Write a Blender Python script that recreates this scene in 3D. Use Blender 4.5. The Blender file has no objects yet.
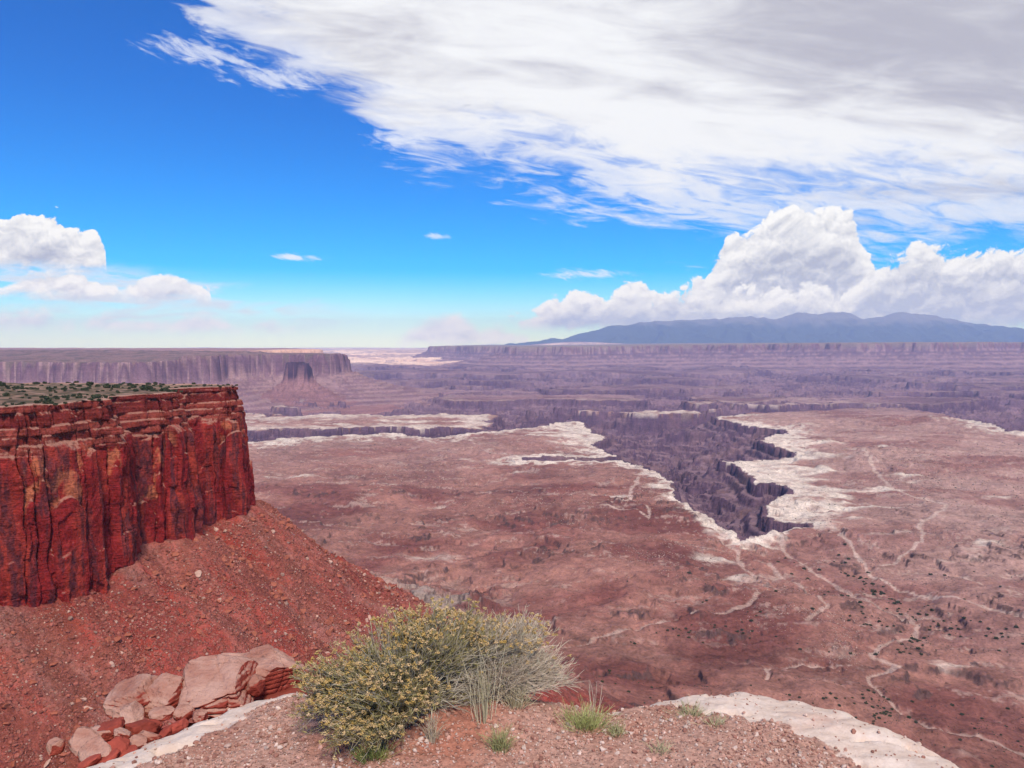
import bpy, math, random
import numpy as np
from mathutils import Vector

random.seed(7)
RNG = np.random.default_rng(11)
scene = bpy.context.scene
COL = scene.collection

# ------------------------------------------------------------------ camera, sky, sun, exposure
F_PX, PITCH = 770.0, math.atan(40 / 770.0)          # the eye is at the origin, z up, looking along +y
cam = bpy.data.cameras.new('camera')
cam.sensor_width = 36.0
cam.lens = 36.0 * F_PX / 1024.0
cam.clip_start, cam.clip_end = 0.05, 400000.0
cam_ob = bpy.data.objects.new('camera', cam)
cam_ob.rotation_euler = (math.pi / 2 - PITCH, 0, 0)
COL.objects.link(cam_ob)
scene.camera = cam_ob

SUN_DIR = Vector((0.16, -0.62, 0.77)).normalized()  # towards the sun: high behind the viewer
SUN_STRENGTH, SUN_ANGLE = 1.5, 10.0
SKY_STRENGTH = 0.058
EXPOSURE = 1.5
HAZE_DENSITY = 2.5e-5
HAZE_COLOR = (0.36, 0.52, 1.0, 1)

scene.render.engine = 'CYCLES'
scene.cycles.use_denoising = True
scene.cycles.max_bounces = 5
scene.cycles.diffuse_bounces = 3
scene.cycles.volume_bounces = 1
scene.cycles.transparent_max_bounces = 4
scene.view_settings.view_transform = 'Standard'
scene.view_settings.look = 'None'
scene.view_settings.gamma = 1.0
scene.view_settings.exposure = EXPOSURE

sun = bpy.data.lights.new('sun', 'SUN')
sun.energy, sun.angle, sun.color = SUN_STRENGTH, math.radians(SUN_ANGLE), (1.0, 0.91, 0.80)
sun_ob = bpy.data.objects.new('sun', sun)
sun_ob.rotation_euler = SUN_DIR.to_track_quat('Z', 'Y').to_euler()
COL.objects.link(sun_ob)


def ray(u, v):
    """direction of a line of sight, used only to read real positions off the photograph"""
    t = -(v - 384) / F_PX
    return np.array([(u - 512) / F_PX, math.cos(PITCH) + t * math.sin(PITCH), -math.sin(PITCH) + t * math.cos(PITCH)])


def azel(u, v):
    d = ray(u, v); d = d / np.linalg.norm(d)
    return math.degrees(math.atan2(d[0], d[1])), math.degrees(math.asin(d[2]))


def on_z(u, v, z):
    d = ray(u, v); return d[0] * z / d[2], d[1] * z / d[2]


class S:
    """a float socket with arithmetic"""
    nt = None
    def __init__(self, s): self.s = s
    @classmethod
    def m(cls, op, *a, clamp=False):
        n = cls.nt.nodes.new('ShaderNodeMath'); n.operation = op; n.use_clamp = clamp
        for i, q in enumerate(a):
            if isinstance(q, S): cls.nt.links.new(q.s, n.inputs[i])
            else: n.inputs[i].default_value = q
        return S(n.outputs[0])
    def __add__(a, b): return S.m('ADD', a, b)
    __radd__ = __add__
    def __sub__(a, b): return S.m('SUBTRACT', a, b)
    def __rsub__(a, b): return S.m('SUBTRACT', b, a)
    def __mul__(a, b): return S.m('MULTIPLY', a, b)
    __rmul__ = __mul__
    def __truediv__(a, b): return S.m('DIVIDE', a, b)
    def clamp(a): return S.m('ADD', a, 0.0, clamp=True)


def smooth(x, a, b):
    n = S.nt.nodes.new('ShaderNodeMapRange'); n.interpolation_type = 'SMOOTHSTEP'
    S.nt.links.new(x.s, n.inputs[0]); n.inputs[1].default_value = a; n.inputs[2].default_value = b
    return S(n.outputs[0])


def vec(x, y, z=0.0):
    n = S.nt.nodes.new('ShaderNodeCombineXYZ')
    for i, q in enumerate((x, y, z)):
        if isinstance(q, S): S.nt.links.new(q.s, n.inputs[i])
        else: n.inputs[i].default_value = q
    return n.outputs[0]


def noise(v, scale, detail=5.0, rough=0.55, dist=0.0):
    n = S.nt.nodes.new('ShaderNodeTexNoise')
    S.nt.links.new(v, n.inputs['Vector'])
    n.inputs['Scale'].default_value = scale; n.inputs['Detail'].default_value = detail
    n.inputs['Roughness'].default_value = rough; n.inputs['Distortion'].default_value = dist
    return S(n.outputs[0])


def mix(fac, a, b, blend='MIX'):
    n = S.nt.nodes.new('ShaderNodeMix'); n.data_type = 'RGBA'; n.blend_type = blend
    ca, cb = n.inputs[6], n.inputs[7]
    if isinstance(fac, S): S.nt.links.new(fac.s, n.inputs[0])
    else: n.inputs[0].default_value = fac
    for sck, q in ((ca, a), (cb, b)):
        if isinstance(q, tuple): sck.default_value = q if len(q) == 4 else q + (1,)
        else: S.nt.links.new(q, sck)
    return n.outputs[2]


def curve(x, pts, lo, hi, ylo, yhi):
    """y(x) through pts, as a Float Curve over [lo, hi]"""
    n = S.nt.nodes.new('ShaderNodeFloatCurve')
    c = n.mapping.curves[0]
    q = [((a - lo) / (hi - lo), (b - ylo) / (yhi - ylo)) for a, b in pts]
    c.points[0].location = q[0]; c.points[1].location = q[-1]
    for p in q[1:-1]: c.points.new(*p)
    for p in c.points: p.handle_type = 'VECTOR'
    n.mapping.update()
    S.nt.links.new(((x - lo) / (hi - lo)).clamp().s, n.inputs['Value'])
    return S(n.outputs[0]) * (yhi - ylo) + ylo


def gain(col, f):
    """colour times a factor socket"""
    n = S.nt.nodes.new('ShaderNodeVectorMath'); n.operation = 'SCALE'
    S.nt.links.new(col, n.inputs[0]); S.nt.links.new(f.s, n.inputs['Scale']); return n.outputs[0]


def build_world():
    w = bpy.data.worlds.new('World'); scene.world = w; w.use_nodes = True
    nt = w.node_tree; S.nt = nt; nt.nodes.clear()
    out = nt.nodes.new('ShaderNodeOutputWorld'); bg = nt.nodes.new('ShaderNodeBackground')
    nt.links.new(bg.outputs[0], out.inputs[0]); bg.inputs[1].default_value = SKY_STRENGTH
    sky = nt.nodes.new('ShaderNodeTexSky'); sky.sky_type = 'NISHITA'; sky.sun_disc = False
    sky.sun_elevation = math.asin(SUN_DIR.z); sky.sun_rotation = math.atan2(SUN_DIR.x, SUN_DIR.y)
    sky.altitude = 1900; sky.dust_density = 0.15; sky.ozone_density = 2.5
    hs = nt.nodes.new('ShaderNodeHueSaturation'); hs.inputs['Saturation'].default_value = 2.0
    hs.inputs['Value'].default_value = 1.0
    nt.links.new(sky.outputs[0], hs.inputs['Color'])
    tc = nt.nodes.new('ShaderNodeTexCoord'); sp = nt.nodes.new('ShaderNodeSeparateXYZ')
    nt.links.new(tc.outputs['Generated'], sp.inputs[0])
    X, Y, Z = (S(sp.outputs[i]) for i in range(3))
    nt.links.new(vec(X, Y, S.m('MAXIMUM', Z, 0.004)), sky.inputs['Vector'])
    az = S.m('ARCTAN2', X, Y) * 57.29578
    el = S.m('ARCSINE', Z) * 57.29578
    zz = (S.m('MAXIMUM', Z, 0.0) + 0.20) * 0.66
    px, py = X / zz, Y / zz

    # ---- the high sheet, upper right
    edge = [(90, -260), (150, -90), (190, 0), (215, 52), (290, 84), (345, 104), (385, 150), (405, 165), (520, 186),
            (600, 215), (660, 238), (740, 243), (900, 246), (1100, 246)]
    pts = sorted({round(azel(u, v)[0], 2): azel(u, v)[1] for u, v in edge}.items())
    pts = [(-60, 70)] + pts + [(75, 9), (120, 40)]
    streak = noise(vec(px * 0.8 + py * 0.35, py * 1.5 - px * 0.5, 3.1), 1.15, 7, 0.58, 0.5)
    fine = noise(vec(px * 1.2 + py * 0.6, py * 2.6 - px, 9.7), 2.6, 6, 0.62, 0.8)
    E = curve(az + (streak - 0.5) * 9.0 + (fine - 0.5) * 5.0, pts, -60, 120, -20, 90)
    dE = el - E + (streak - 0.5) * 9.0 + (fine - 0.5) * 8.0
    a_sheet = smooth(dE, -0.4, 2.6)
    thick = smooth(dE, 0.5, 6.5)
    holes = smooth(fine * 0.6 + streak * 0.5, 0.40, 0.56)
    a_sheet = a_sheet * (0.45 + 0.55 * S.m('MAXIMUM', holes, smooth(dE, 1.5, 5.0)))
    body = noise(vec(px * 0.7 + py * 0.5, py * 1.6 - px * 0.25, 21.0), 0.75, 6, 0.55, 0.4)
    body2 = noise(vec(px * 0.9 + py * 0.6, py * 2.4 - px * 0.5, 27.0), 2.2, 6, 0.6, 0.6)
    grey = smooth(body + (body2 - 0.5) * 0.5 + (el - 15) * 0.016 + (az - 8) * 0.006, 0.46, 0.80)
    dark_bits = smooth(noise(vec(px, py * 1.5, 33.3), 2.3, 5, 0.6), 0.66, 0.74) * smooth(el, 13, 15)
    c_sheet = mix(grey, (5.9, 5.95, 6.1), (3.1, 3.05, 3.45))
    c_sheet = mix(dark_bits * 0.6, c_sheet, (2.6, 2.8, 3.5))
    deep = smooth(el, 0.0, 20.0)
    skyc = mix(deep, mix(1.0, hs.outputs[0], (0.88, 1.0, 1.12), 'MULTIPLY'), mix(1.0, hs.outputs[0], (0.10, 0.66, 0.98), 'MULTIPLY'))
    col = mix((a_sheet * (0.62 + 0.38 * thick)).clamp(), skyc, c_sheet)

    # ---- banks of cumulus along the horizon
    warp = noise(vec(az, el, 2.0), 0.5, 4, 0.55)

    def billow(a_, e_, seed):
        n = nt.nodes.new('ShaderNodeTexVoronoi'); n.voronoi_dimensions = '2D'; n.feature = 'F1'; n.normalize = True; n.inputs['Scale'].default_value = 0.36
        n.inputs['Detail'].default_value = 4.0; n.inputs['Roughness'].default_value = 0.6; n.inputs['Lacunarity'].default_value = 2.2
        nt.links.new(vec(a_ + (warp - 0.5) * 3.0 + seed, e_ * 1.2 + (warp - 0.5) * 2.4 + seed), n.inputs['Vector'])
        return 1.0 - S(n.outputs['Distance'])
    fields = [(billow(az, el, q), billow(az - 0.12, el + 0.42, q)) for q in (31.4, 77.1)]
    def bank(col, tops, which, base_v, soft, amp, g0):
        ptsT = [azel(u, v) for u, v in tops]
        ptsT = [(-60, -8), (ptsT[0][0] - 0.5, -8)] + ptsT + [(ptsT[-1][0] + 0.5, -8), (120, -8)]
        T = curve(az, ptsT, -60, 120, -10, 30)
        puff, puff2 = fields[which]
        d = T - el + (puff - 0.62) * amp * 2.1
        a = smooth(d, 0.0, soft) * smooth(el + (puff - 0.5) * 1.5, azel(512, base_v)[1], azel(512, base_v)[1] + 0.8)
        rel = (puff - puff2) * 2.6
        depth = smooth(T - el, 0.3, g0)
        lit = (0.84 + rel - depth * 0.7).clamp()
        c = gain(mix(lit, (3.1, 3.2, 3.65), (6.7, 6.65, 6.5)), 1.0 + 0.3 * (1.0 - smooth(el, 0.5, 6.0)))
        return mix(a, col, c)
    # thin flat bands low on the left
    band_n = noise(vec(az * 0.16, el * 0.95, 5.5), 1.0, 6, 0.6, 0.6)
    band = smooth(band_n, 0.47, 0.66) * smooth(el, 0.2, 2.0) * (1 - smooth(el + (az + 34) * 0.13, 5.0, 6.6)) * (1 - smooth(az, -19, -8))
    col = mix(band * 0.85, col, mix(smooth(band_n, 0.55, 0.72), (6.2, 6.4, 6.6), (5.2, 5.4, 5.9)))
    col = bank(col, [(-80, 226), (-20, 234), (0, 231), (18, 218), (45, 215), (62, 222), (72, 233), (98, 238), (108, 262)], 0, 279, 0.25, 2.2, 3.6)
    col = bank(col, [(-40, 285), (0, 290), (22, 282), (40, 274), (70, 271), (92, 280), (118, 286), (150, 278), (190, 281), (216, 289)], 1, 304, 0.35, 1.3, 2.0)
    col = bank(col, [(-60, 312), (20, 308), (60, 318), (100, 312), (130, 322), (200, 316), (215, 311), (235, 324), (300, 326)], 0, 332, 1.0, 1.4, 3.0)
    col = bank(col, [(395, 334), (420, 326), (445, 310), (468, 314), (476, 328), (500, 324), (530, 332)], 1, 345, 1.0, 1.2, 6.0)
    col = bank(col, [(690, 292), (708, 282), (716, 256), (735, 243), (758, 226), (785, 209), (812, 208), (842, 213), (860, 226), (866, 246), (876, 275), (890, 300)], 0, 318, 0.36, 2.4, 4.2)
    col = bank(col, [(508, 326), (540, 318), (556, 300), (575, 293), (600, 303), (618, 291), (642, 287), (655, 302), (672, 289), (712, 292), (760, 300), (800, 292), (850, 294),
                     (880, 262), (905, 252), (932, 250), (958, 264), (985, 258), (1010, 254), (1060, 258), (1140, 270)], 1, 330, 0.5, 2.6, 2.0)
    # little wisps
    for u, v, ru, rv, k in ((200, 52, 52, 13, 0.6), (275, 78, 50, 12, 0.6), (392, 140, 30, 10, 0.55), (292, 257, 34, 4, 0.8), (580, 274, 48, 6, 0.7), (438, 236, 16, 4, 0.6), (170, 287, 40, 5, 0.8)):
        a0, e0 = azel(u, v)
        ra, re = ru / 13.4, rv / 13.4
        da, de = (az - a0) / ra, (el - e0) / re
        r2 = S.m('SQRT', da * da + de * de)
        wn = noise(vec(az * 0.6, el * 2.0 + az * 0.5, u * 0.1), 1.1, 7, 0.65, 0.5)
        col = mix(smooth(r2 + (wn - 0.5) * 3.2, 1.0, 0.0) * k, col, (6.4, 6.5, 6.6))
    nt.links.new(col, bg.inputs[0])


build_world()


# ------------------------------------------------------------------ helpers
def h32(*a):
    h = np.zeros_like(a[0], dtype=np.uint32)
    for q, k in zip(a, (374761393, 668265263, 2246822519, 3266489917)):
        h = h + q.astype(np.uint32) * np.uint32(k)
    h = (h ^ (h >> np.uint32(13))) * np.uint32(1274126177)
    return h ^ (h >> np.uint32(16))


_ang = np.arange(256) * (2 * np.pi / 256)
_GX, _GY = np.cos(_ang), np.sin(_ang)


def pn(x, y, seed=0):
    x, y = np.broadcast_arrays(np.asarray(x, float), np.asarray(y, float))
    xi, yi = np.floor(x), np.floor(y)
    fx, fy = x - xi, y - yi
    xi, yi = xi.astype(np.int64), yi.astype(np.int64)
    sd = np.full_like(xi, seed + 17)
    u = fx * fx * fx * (fx * (fx * 6 - 15) + 10); v = fy * fy * fy * (fy * (fy * 6 - 15) + 10)
    def g(dx, dy):
        i = (h32(xi + dx, yi + dy, sd) & np.uint32(255)).astype(np.int64)
        return _GX[i] * (fx - dx) + _GY[i] * (fy - dy)
    a, b, c, d = g(0, 0), g(1, 0), g(0, 1), g(1, 1)
    return (a + u * (b - a) + v * ((c + u * (d - c)) - (a + u * (b - a)))) * 1.5


def fbm(x, y, octv=5, seed=0, gain=0.5):
    s, amp, f = 0.0, 1.0, 1.0
    tot = 0.0
    for k in range(octv):
        s = s + amp * pn(x * f + k * 13.7, y * f - k * 7.3, seed + k); tot += amp
        amp *= gain; f *= 2.03
    return s / tot * 1.4


def ridged(x, y, octv=5, seed=0):
    s, amp, f, tot = 0.0, 1.0, 1.0, 0.0
    for k in range(octv):
        s = s + amp * (1 - np.abs(pn(x * f + k * 3.7, y * f + k * 9.1, seed + k)) * 1.6); tot += amp
        amp *= 0.5; f *= 2.1
    return s / tot


def vn3(p, seed=0):
    p = np.asarray(p, float)
    i = np.floor(p); f = p - i; i = i.astype(np.int64)
    f = f * f * (3 - 2 * f)
    r = 0.0
    sd = np.full_like(i[..., 0], seed)
    for dx in (0, 1):
        for dy in (0, 1):
            for dz in (0, 1):
                w = (f[..., 0] if dx else 1 - f[..., 0]) * (f[..., 1] if dy else 1 - f[..., 1]) * (f[..., 2] if dz else 1 - f[..., 2])
                r = r + w * (h32(i[..., 0] + dx, i[..., 1] + dy, i[..., 2] + dz, sd) & np.uint32(65535)).astype(float) / 65535
    return r * 2 - 1


def fbm3(p, octv=4, seed=0):
    s, a, f, t = 0.0, 1.0, 1.0, 0.0
    for k in range(octv):
        s = s + a * vn3(p * f + k * 5.3, seed + k); t += a; a *= 0.5; f *= 2.07
    return s / t


def sstep(x, a, b):
    t = np.clip((x - a) / (b - a), 0, 1); return t * t * (3 - 2 * t)


def lerp(a, b, t):
    return a + (b - a) * t


def seg_dist(x, y, pts, closed=False):
    """distance to a polyline, and (closed) whether inside"""
    P = np.asarray(pts, float); n = len(P)
    d2 = np.full(x.shape, 1e30); ins = np.zeros(x.shape, bool)
    for i in range(n if closed else n - 1):
        ax, ay = P[i]; bx, by = P[(i + 1) % n]
        ex, ey = bx - ax, by - ay
        t = np.clip(((x - ax) * ex + (y - ay) * ey) / (ex * ex + ey * ey + 1e-12), 0, 1)
        d2 = np.minimum(d2, (x - ax - t * ex) ** 2 + (y - ay - t * ey) ** 2)
        if closed:
            c = ((ay > y) != (by > y))
            with np.errstate(divide='ignore', invalid='ignore'):
                ins ^= c & (x < (bx - ax) * (y - ay) / (by - ay + 1e-30) + ax)
    d = np.sqrt(d2)
    return (np.where(ins, -d, d)) if closed else d


def make_mesh(name, V, F, col=None, smooth=True, mats=(), fmat=None):
    """V (n,3), F a list of index arrays (m,3) or (m,4)"""
    me = bpy.data.meshes.new(name)
    F = [np.asarray(f, np.int32) for f in (F if isinstance(F, (list, tuple)) else [F]) if len(f)]
    me.vertices.add(len(V)); me.vertices.foreach_set('co', np.asarray(V, np.float32).ravel())
    idx = np.concatenate([f.ravel() for f in F]); tot = np.concatenate([np.full(len(f), f.shape[1], np.int32) for f in F])
    me.loops.add(len(idx)); me.loops.foreach_set('vertex_index', idx)
    me.polygons.add(len(tot)); me.polygons.foreach_set('loop_start', np.concatenate([[0], np.cumsum(tot)[:-1]]).astype(np.int32))
    me.update(calc_edges=True)
    me.polygons.foreach_set('use_smooth', np.full(len(tot), smooth, bool))
    if col is not None:
        at = me.color_attributes.new('Col', 'FLOAT_COLOR', 'POINT')
        c = np.ones((len(V), 4), np.float32); c[:, :3] = col
        at.data.foreach_set('color', c.ravel())
    for m in mats: me.materials.append(m)
    if fmat is not None: me.polygons.foreach_set('material_index', np.asarray(fmat, np.int32))
    me.update()
    return me


def link(name, me, parent=None, label=None, cat=None, group=None, kind=None, loc=None):
    o = bpy.data.objects.new(name, me); COL.objects.link(o)
    if parent: o.parent = parent
    for k, q in (('label', label), ('category', cat), ('group', group), ('kind', kind)):
        if q: o[k] = q
    if loc is not None: o.location = loc
    return o


def grid_faces(nr, nc):
    i = np.arange(nr * nc).reshape(nr, nc)
    return np.stack([i[:-1, :-1], i[:-1, 1:], i[1:, 1:], i[1:, :-1]], -1).reshape(-1, 4)


def mat(name, rough=0.9, spec=0.15):
    m = bpy.data.materials.new(name); m.use_nodes = True
    b = m.node_tree.nodes['Principled BSDF']
    b.inputs['Roughness'].default_value = rough; b.inputs['Specular IOR Level'].default_value = spec
    S.nt = m.node_tree
    return m, m.node_tree, b


def pos(nt):
    n = nt.nodes.new('ShaderNodeNewGeometry'); return n.outputs['Position']


def scaled(v, sx, sy, sz):
    n = S.nt.nodes.new('ShaderNodeVectorMath'); n.operation = 'MULTIPLY'; n.inputs[1].default_value = (sx, sy, sz)
    S.nt.links.new(v, n.inputs[0]); return n.outputs[0]


def attr(name='Col'):
    n = S.nt.nodes.new('ShaderNodeAttribute'); n.attribute_name = name; return n.outputs['Color']


def bump(b, height, dist, strength=1.0):
    n = S.nt.nodes.new('ShaderNodeBump'); n.inputs['Distance'].default_value = dist; n.inputs['Strength'].default_value = strength
    S.nt.links.new(height.s, n.inputs['Height']); S.nt.links.new(n.outputs[0], b.inputs['Normal'])


# ------------------------------------------------------------------ the lie of the land
# rim of the near cliffs: behind the promontory's tip, along its face, round the cove to the overlook
FACE = [(-330, 612), (-232, 590), (-188, 572), (-184, 548), (-189, 527), (-210, 525), (-212, 500), (-197, 486), (-195, 450),
        (-213, 444), (-212, 424), (-199, 408), (-211, 392), (-219, 367), (-236, 349), (-250, 330), (-262, 280)]
RIM = [(-900, 640), (-500, 625)] + FACE + [(-258, 200), (-215, 120), (-140, 60), (-70, 25), (-20, 4), (30, 2), (90, 10), (200, 40), (400, 20), (700, -30), (1500, -300)]
i_own = RIM.index((-140, 60))
WEST_LAND = RIM[:i_own + 1] + [(-400, -100), (-900, -100)]
OWN_LAND = RIM[i_own:] + [(1500, -900), (-400, -900)]


def P(*pix, z=-488.0):
    return [on_z(u, v, z) for u, v in pix]


CANYON = [(-9000, 3300), (-3000, 3400)] + P((150, 449), (251, 443), (317, 438), (388, 433), (438, 437), (485, 432), (540, 426), (579, 423), (592, 432), (606, 438),
          (592, 444), (604, 450), (618, 454), (600, 456), (560, 457), (521, 459), (521, 462), (560, 461), (600, 461), (620, 461), (636, 466), (652, 474), (669, 486), (673, 500),
          (691, 515), (705, 518), (718, 527), (730, 532), (741, 539), (759, 537), (773, 531), (795, 528), (814, 527), (812, 523), (795, 520), (777, 517), (768, 510), (766, 501),
          (780, 496), (795, 493), (790, 488), (772, 482), (759, 485), (755, 474), (735, 463), (722, 462), (760, 459), (795, 458), (795, 455), (772, 447), (759, 441), (772, 434),
          (786, 432), (785, 429), (750, 425), (720, 420), (718, 417), (750, 413), (800, 411), (850, 408), (904, 407), (936, 413), (968, 422), (1004, 431), (1040, 434)) \
         + [(3600, 3900), (6000, 3600), (12000, 3000), (60000, 9000), (60000, 70000), (-60000, 70000), (-60000, 9000)]
FAR_RIM = [(-2200, 24000), (-200, 19500), (60, 17300), (900, 16600), (2300, 17300), (4200, 17500), (6500, 16400), (8300, 15400), (9600, 15300), (10300, 16600), (13500, 18600),
           (18000, 17000), (40000, 18000), (60000, 75000), (-2000, 75000)]
WEST_MESA = [(-1640, 8000), (-1720, 7560), (-2300, 7500), (-2680, 7150), (-2560, 6500), (-3000, 6050), (-3900, 5850), (-4600, 6000), (-7500, 5300), (-14000, 6000),
             (-16000, 14000), (-5000, 10500), (-2500, 8700)]
TAN_MESA = [(-3900, 15500), (-4300, 14600), (-5200, 14100), (-6500, 13700), (-9000, 13900), (-20000, 14500), (-24000, 26000), (-6000, 20000)]
BUTTE = (-1945.0, 7000.0)
ROADS = [[(862, 455), (875, 472), (895, 488), (912, 494), (933, 500), (947, 508), (940, 515), (925, 520), (919, 528), (924, 536), (918, 546), (895, 558), (880, 561)],
         [(839, 535), (857, 550), (865, 562), (876, 572), (890, 583), (900, 587), (915, 590), (945, 600), (973, 607), (1014, 622), (1060, 640)],
         [(639, 484), (633, 494), (628, 510), (600, 514)], [(600, 517), (640, 519), (650, 524), (646, 512)]]
WASHES = [[(720, 527), (724, 540), (737, 547), (742, 565), (757, 581)], [(745, 552), (766, 562), (782, 575), (800, 583), (812, 592), (826, 608), (815, 620), (806, 628)],
          [(780, 540), (832, 580), (860, 596), (886, 608), (919, 620), (906, 637), (873, 647), (869, 655), (898, 661), (885, 672), (865, 678), (885, 700), (906, 719), (931, 736), (977, 740), (1040, 760)],
          [(766, 695), (766, 674), (807, 666), (848, 666)], [(560, 660), (640, 640), (690, 625), (738, 618), (760, 600)], [(960, 575), (990, 590), (1040, 596)]]
SPECKLE = [(650, 558, 45, 22), (842, 634, 24, 18), (570, 512, 34, 22), (520, 500, 60, 10), (420, 470, 60, 14), (700, 545, 40, 14), (930, 470, 80, 20), (800, 600, 60, 20), (640, 500, 30, 20)]


def apron(d, run=470.0):
    a = np.maximum(d, 0) * 0.77 * 470.0 / run + 1e-6
    return -120 - a * (1 + (a / 368.0) ** 3.5) ** (-1 / 3.5)


def terrace(h, step, sharp):
    k = np.floor(h / step); f = h / step - k
    return (k + sstep(f, 0.5 - 0.5 * sharp, 0.5 + 0.5 * sharp)) * step


def land(x, y):
    """height, colour and region of the ground; regions: 0 basin 1 talus 2 canyon 3 far plateau 4 west mesa 5 butte 6 tan mesa"""
    r = np.hypot(x, y)
    C = lambda *c: np.array(c)
    # --- near cliffs and talus
    dw = seg_dist(x, y, WEST_LAND, True); do = seg_dist(x, y, OWN_LAND, True)
    dr = np.minimum(dw, do)
    n1 = fbm(x / 70, y / 70, 5, 1); n2 = fbm(x / 18, y / 18, 4, 2)
    gul = ridged(x / 60 + n1 * 0.3, y / 150, 3, 5)
    z = np.maximum(apron(dw), apron(do, 215.0))
    dr = np.where(apron(dw) > apron(do, 215.0), dw, do * 2.2)
    far_t = sstep(dr, 60, 600)
    z = z + (ridged(x / 46, y / 46, 4, 18) - .6) * 9 * sstep(dr, 15, 90) * (1 - far_t)
    z = z - 6.0 * np.abs(pn((y + 0.25 * x) / 26 + n1, dr / 150, 4)) * sstep(dr, 6, 60) * (1 - far_t)
    big = fbm(x / 520, y / 520, 6, 3)
    z = z + n2 * 1.6 * (1 - far_t) + n1 * (8 - 1.5 * far_t) - (gul - 0.6) * 10 * sstep(dr, 5, 120) * (1 - 0.5 * far_t)
    # ledgy badlands between the talus and the white rim
    z = z + (1.3 * fbm(x / 34, y / 34, 4, 6) - 1.6 * np.abs(pn(x / 85, y / 85, 7))) * sstep(dr, 200, 500) * (1 - sstep(r, 3500, 5500))
    bad = sstep(dr, 170, 420) * (1 - sstep(dr, 1700, 2700))
    hb = 32 * (big + 0.1) + 7 * fbm(x / 170, y / 170, 4, 9)
    tm = sstep(fbm(x / 260, y / 200, 4, 8), 0.02, 0.16)
    hs_ = hb + 3.0 * fbm(x / 45, y / 45, 4, 10)
    z = z + bad * lerp(hb, terrace(hs_ + 200, 8, 0.14) - 200, tm)
    fr = (hs_ + 200) / 8 - np.floor((hs_ + 200) / 8)
    scarp = bad * tm * (1 - sstep(np.abs(fr - 0.5), 0.07, 0.12)) * sstep(pn(x / 60, y / 60, 11), -.25, .1)
    # pale shale benches under the talus foot
    shm = sstep(dr + 90 * n1, 290, 430) * (1 - sstep(dr + 90 * n1, 800, 1050)) * sstep(-x, -40, 90) * sstep(y, 800, 950)
    sh = shm * sstep(fbm(x / 90, y / 90, 5, 31), -.25, .2)
    sb_ = 44 * fbm(x / 110, y / 110, 5, 32)
    z = z + shm * (terrace(sb_ + 100, 10, .2) - 100)
    # --- benchland
    mid = sstep(dr, 1000, 2200)
    z = z + mid * (fbm(x / 900, y / 900, 5, 12) * 9 + lerp(fbm(x / 600, y / 600, 5, 14) * 20, terrace(fbm(x / 600, y / 600, 5, 14) * 20 + 100, 8, 0.18) - 100, sstep(fbm(x / 400, y / 300, 3, 15), 0.0, 0.3)))
    for u, v, ru, hh in ((845, 452, 430, 36), (930, 424, 520, 44), (810, 425, 180, 20), (925, 470, 300, 26), (520, 448, 300, 24), (450, 452, 260, 20)):
        cx, cy = on_z(u, v, -488)
        q = np.hypot((x - cx), (y - cy) * 0.75) / ru + fbm(x / 200, y / 200, 4, 40) * 0.35
        z = z + terrace(np.maximum(0, 1 - q) * hh, 8, 0.5)
    # --- white rim canyons
    wob = np.clip(r / 4200, 0.4, 2.5)
    wx = x + wob * (26 * fbm(x / 160, y / 160, 5, 50) + 14 * pn(x / 37, y / 37, 51)); wy = y + wob * (34 * fbm(x / 160, y / 160, 5, 60) + 16 * pn(x / 37, y / 37, 61))
    c = seg_dist(wx, wy, CANYON, True)
    t = -c
    # islands of bench standing in the lower country
    isl = fbm(x / 2600, y / 1500, 5, 70) + 0.25 * fbm(x / 400, y / 300, 4, 77)
    bias = lerp(0.42, 0.12, sstep(r, 6000, 10000))
    t_isl = (bias - isl) * 1500
    strip = np.maximum(np.abs(x + 1050) - 900, np.abs(y - 4880 - 0.04 * x + fbm(x / 300, y * 0, 3, 81) * 90) - 400)
    strip2 = np.maximum(np.abs(x - 250) - 900, np.abs(y - 7050 + fbm(x / 300, y * 0 + 3, 3, 82) * 120) - 330)
    t_isl = t_isl + 900 * (1 - sstep(r, 5000, 5600))
    t_isl = np.minimum(t_isl, np.minimum(strip, strip2) + fbm(x / 220, y / 220, 4, 83) * 110)
    in_low = sstep(r, 4150, 4350)
    t = np.where(t > 0, np.where(t_isl < t, lerp(t, np.maximum(t_isl, -400), in_low), t), t)
    tin = np.maximum(t, 0)
    depth_max = lerp(165, 70, sstep(r, 4300, 7000)) + 45 * fbm(x / 700, y / 700, 4, 90)
    gulc = ridged(x / 330 + .2 * n1, y / 210, 4, 95) - 0.62
    tdark = tin > 0
    tin = np.maximum(tin - 0.0055 * r, 0)
    drop = 26 * sstep(tin, 0, 6) + depth_max * (1 - np.exp(-tin * 0.62 / depth_max)) + gulc * 75 * sstep(tin, 25, 150) + 16 * fbm(x / 150, y / 110, 4, 96) * sstep(tin, 30, 90)
    drop = terrace(drop + 300, 26, 0.6) - 300
    drop = np.maximum(drop, 26 * sstep(tin, 0, 6))
    in_can = t > 0
    base_b = z
    z = np.where(in_can, base_b - drop, base_b)
    # --- rise to the far side
    ris = sstep(r, 9000, 15500)
    z = z + ris * (40 + 60 * fbm(x / 1500, y / 1500, 4, 101))
    zb2 = lerp(z, -330 + 160 * fbm(x / 4200, y / 3000, 5, 103), sstep(y, 19000, 30000))
    zb2 = lerp(zb2, lerp(-340, -60, sstep(x, -5000, 15000)) + 50 * fbm(x / 6000, y / 5000, 4, 105), sstep(y, 33000, 42000))
    zb2 = zb2 + 330 * sstep(y, 26000, 36000) * np.exp(-((x - 3200) / 3800) ** 2)
    z = np.where(y > 19000, zb2, z)

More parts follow.
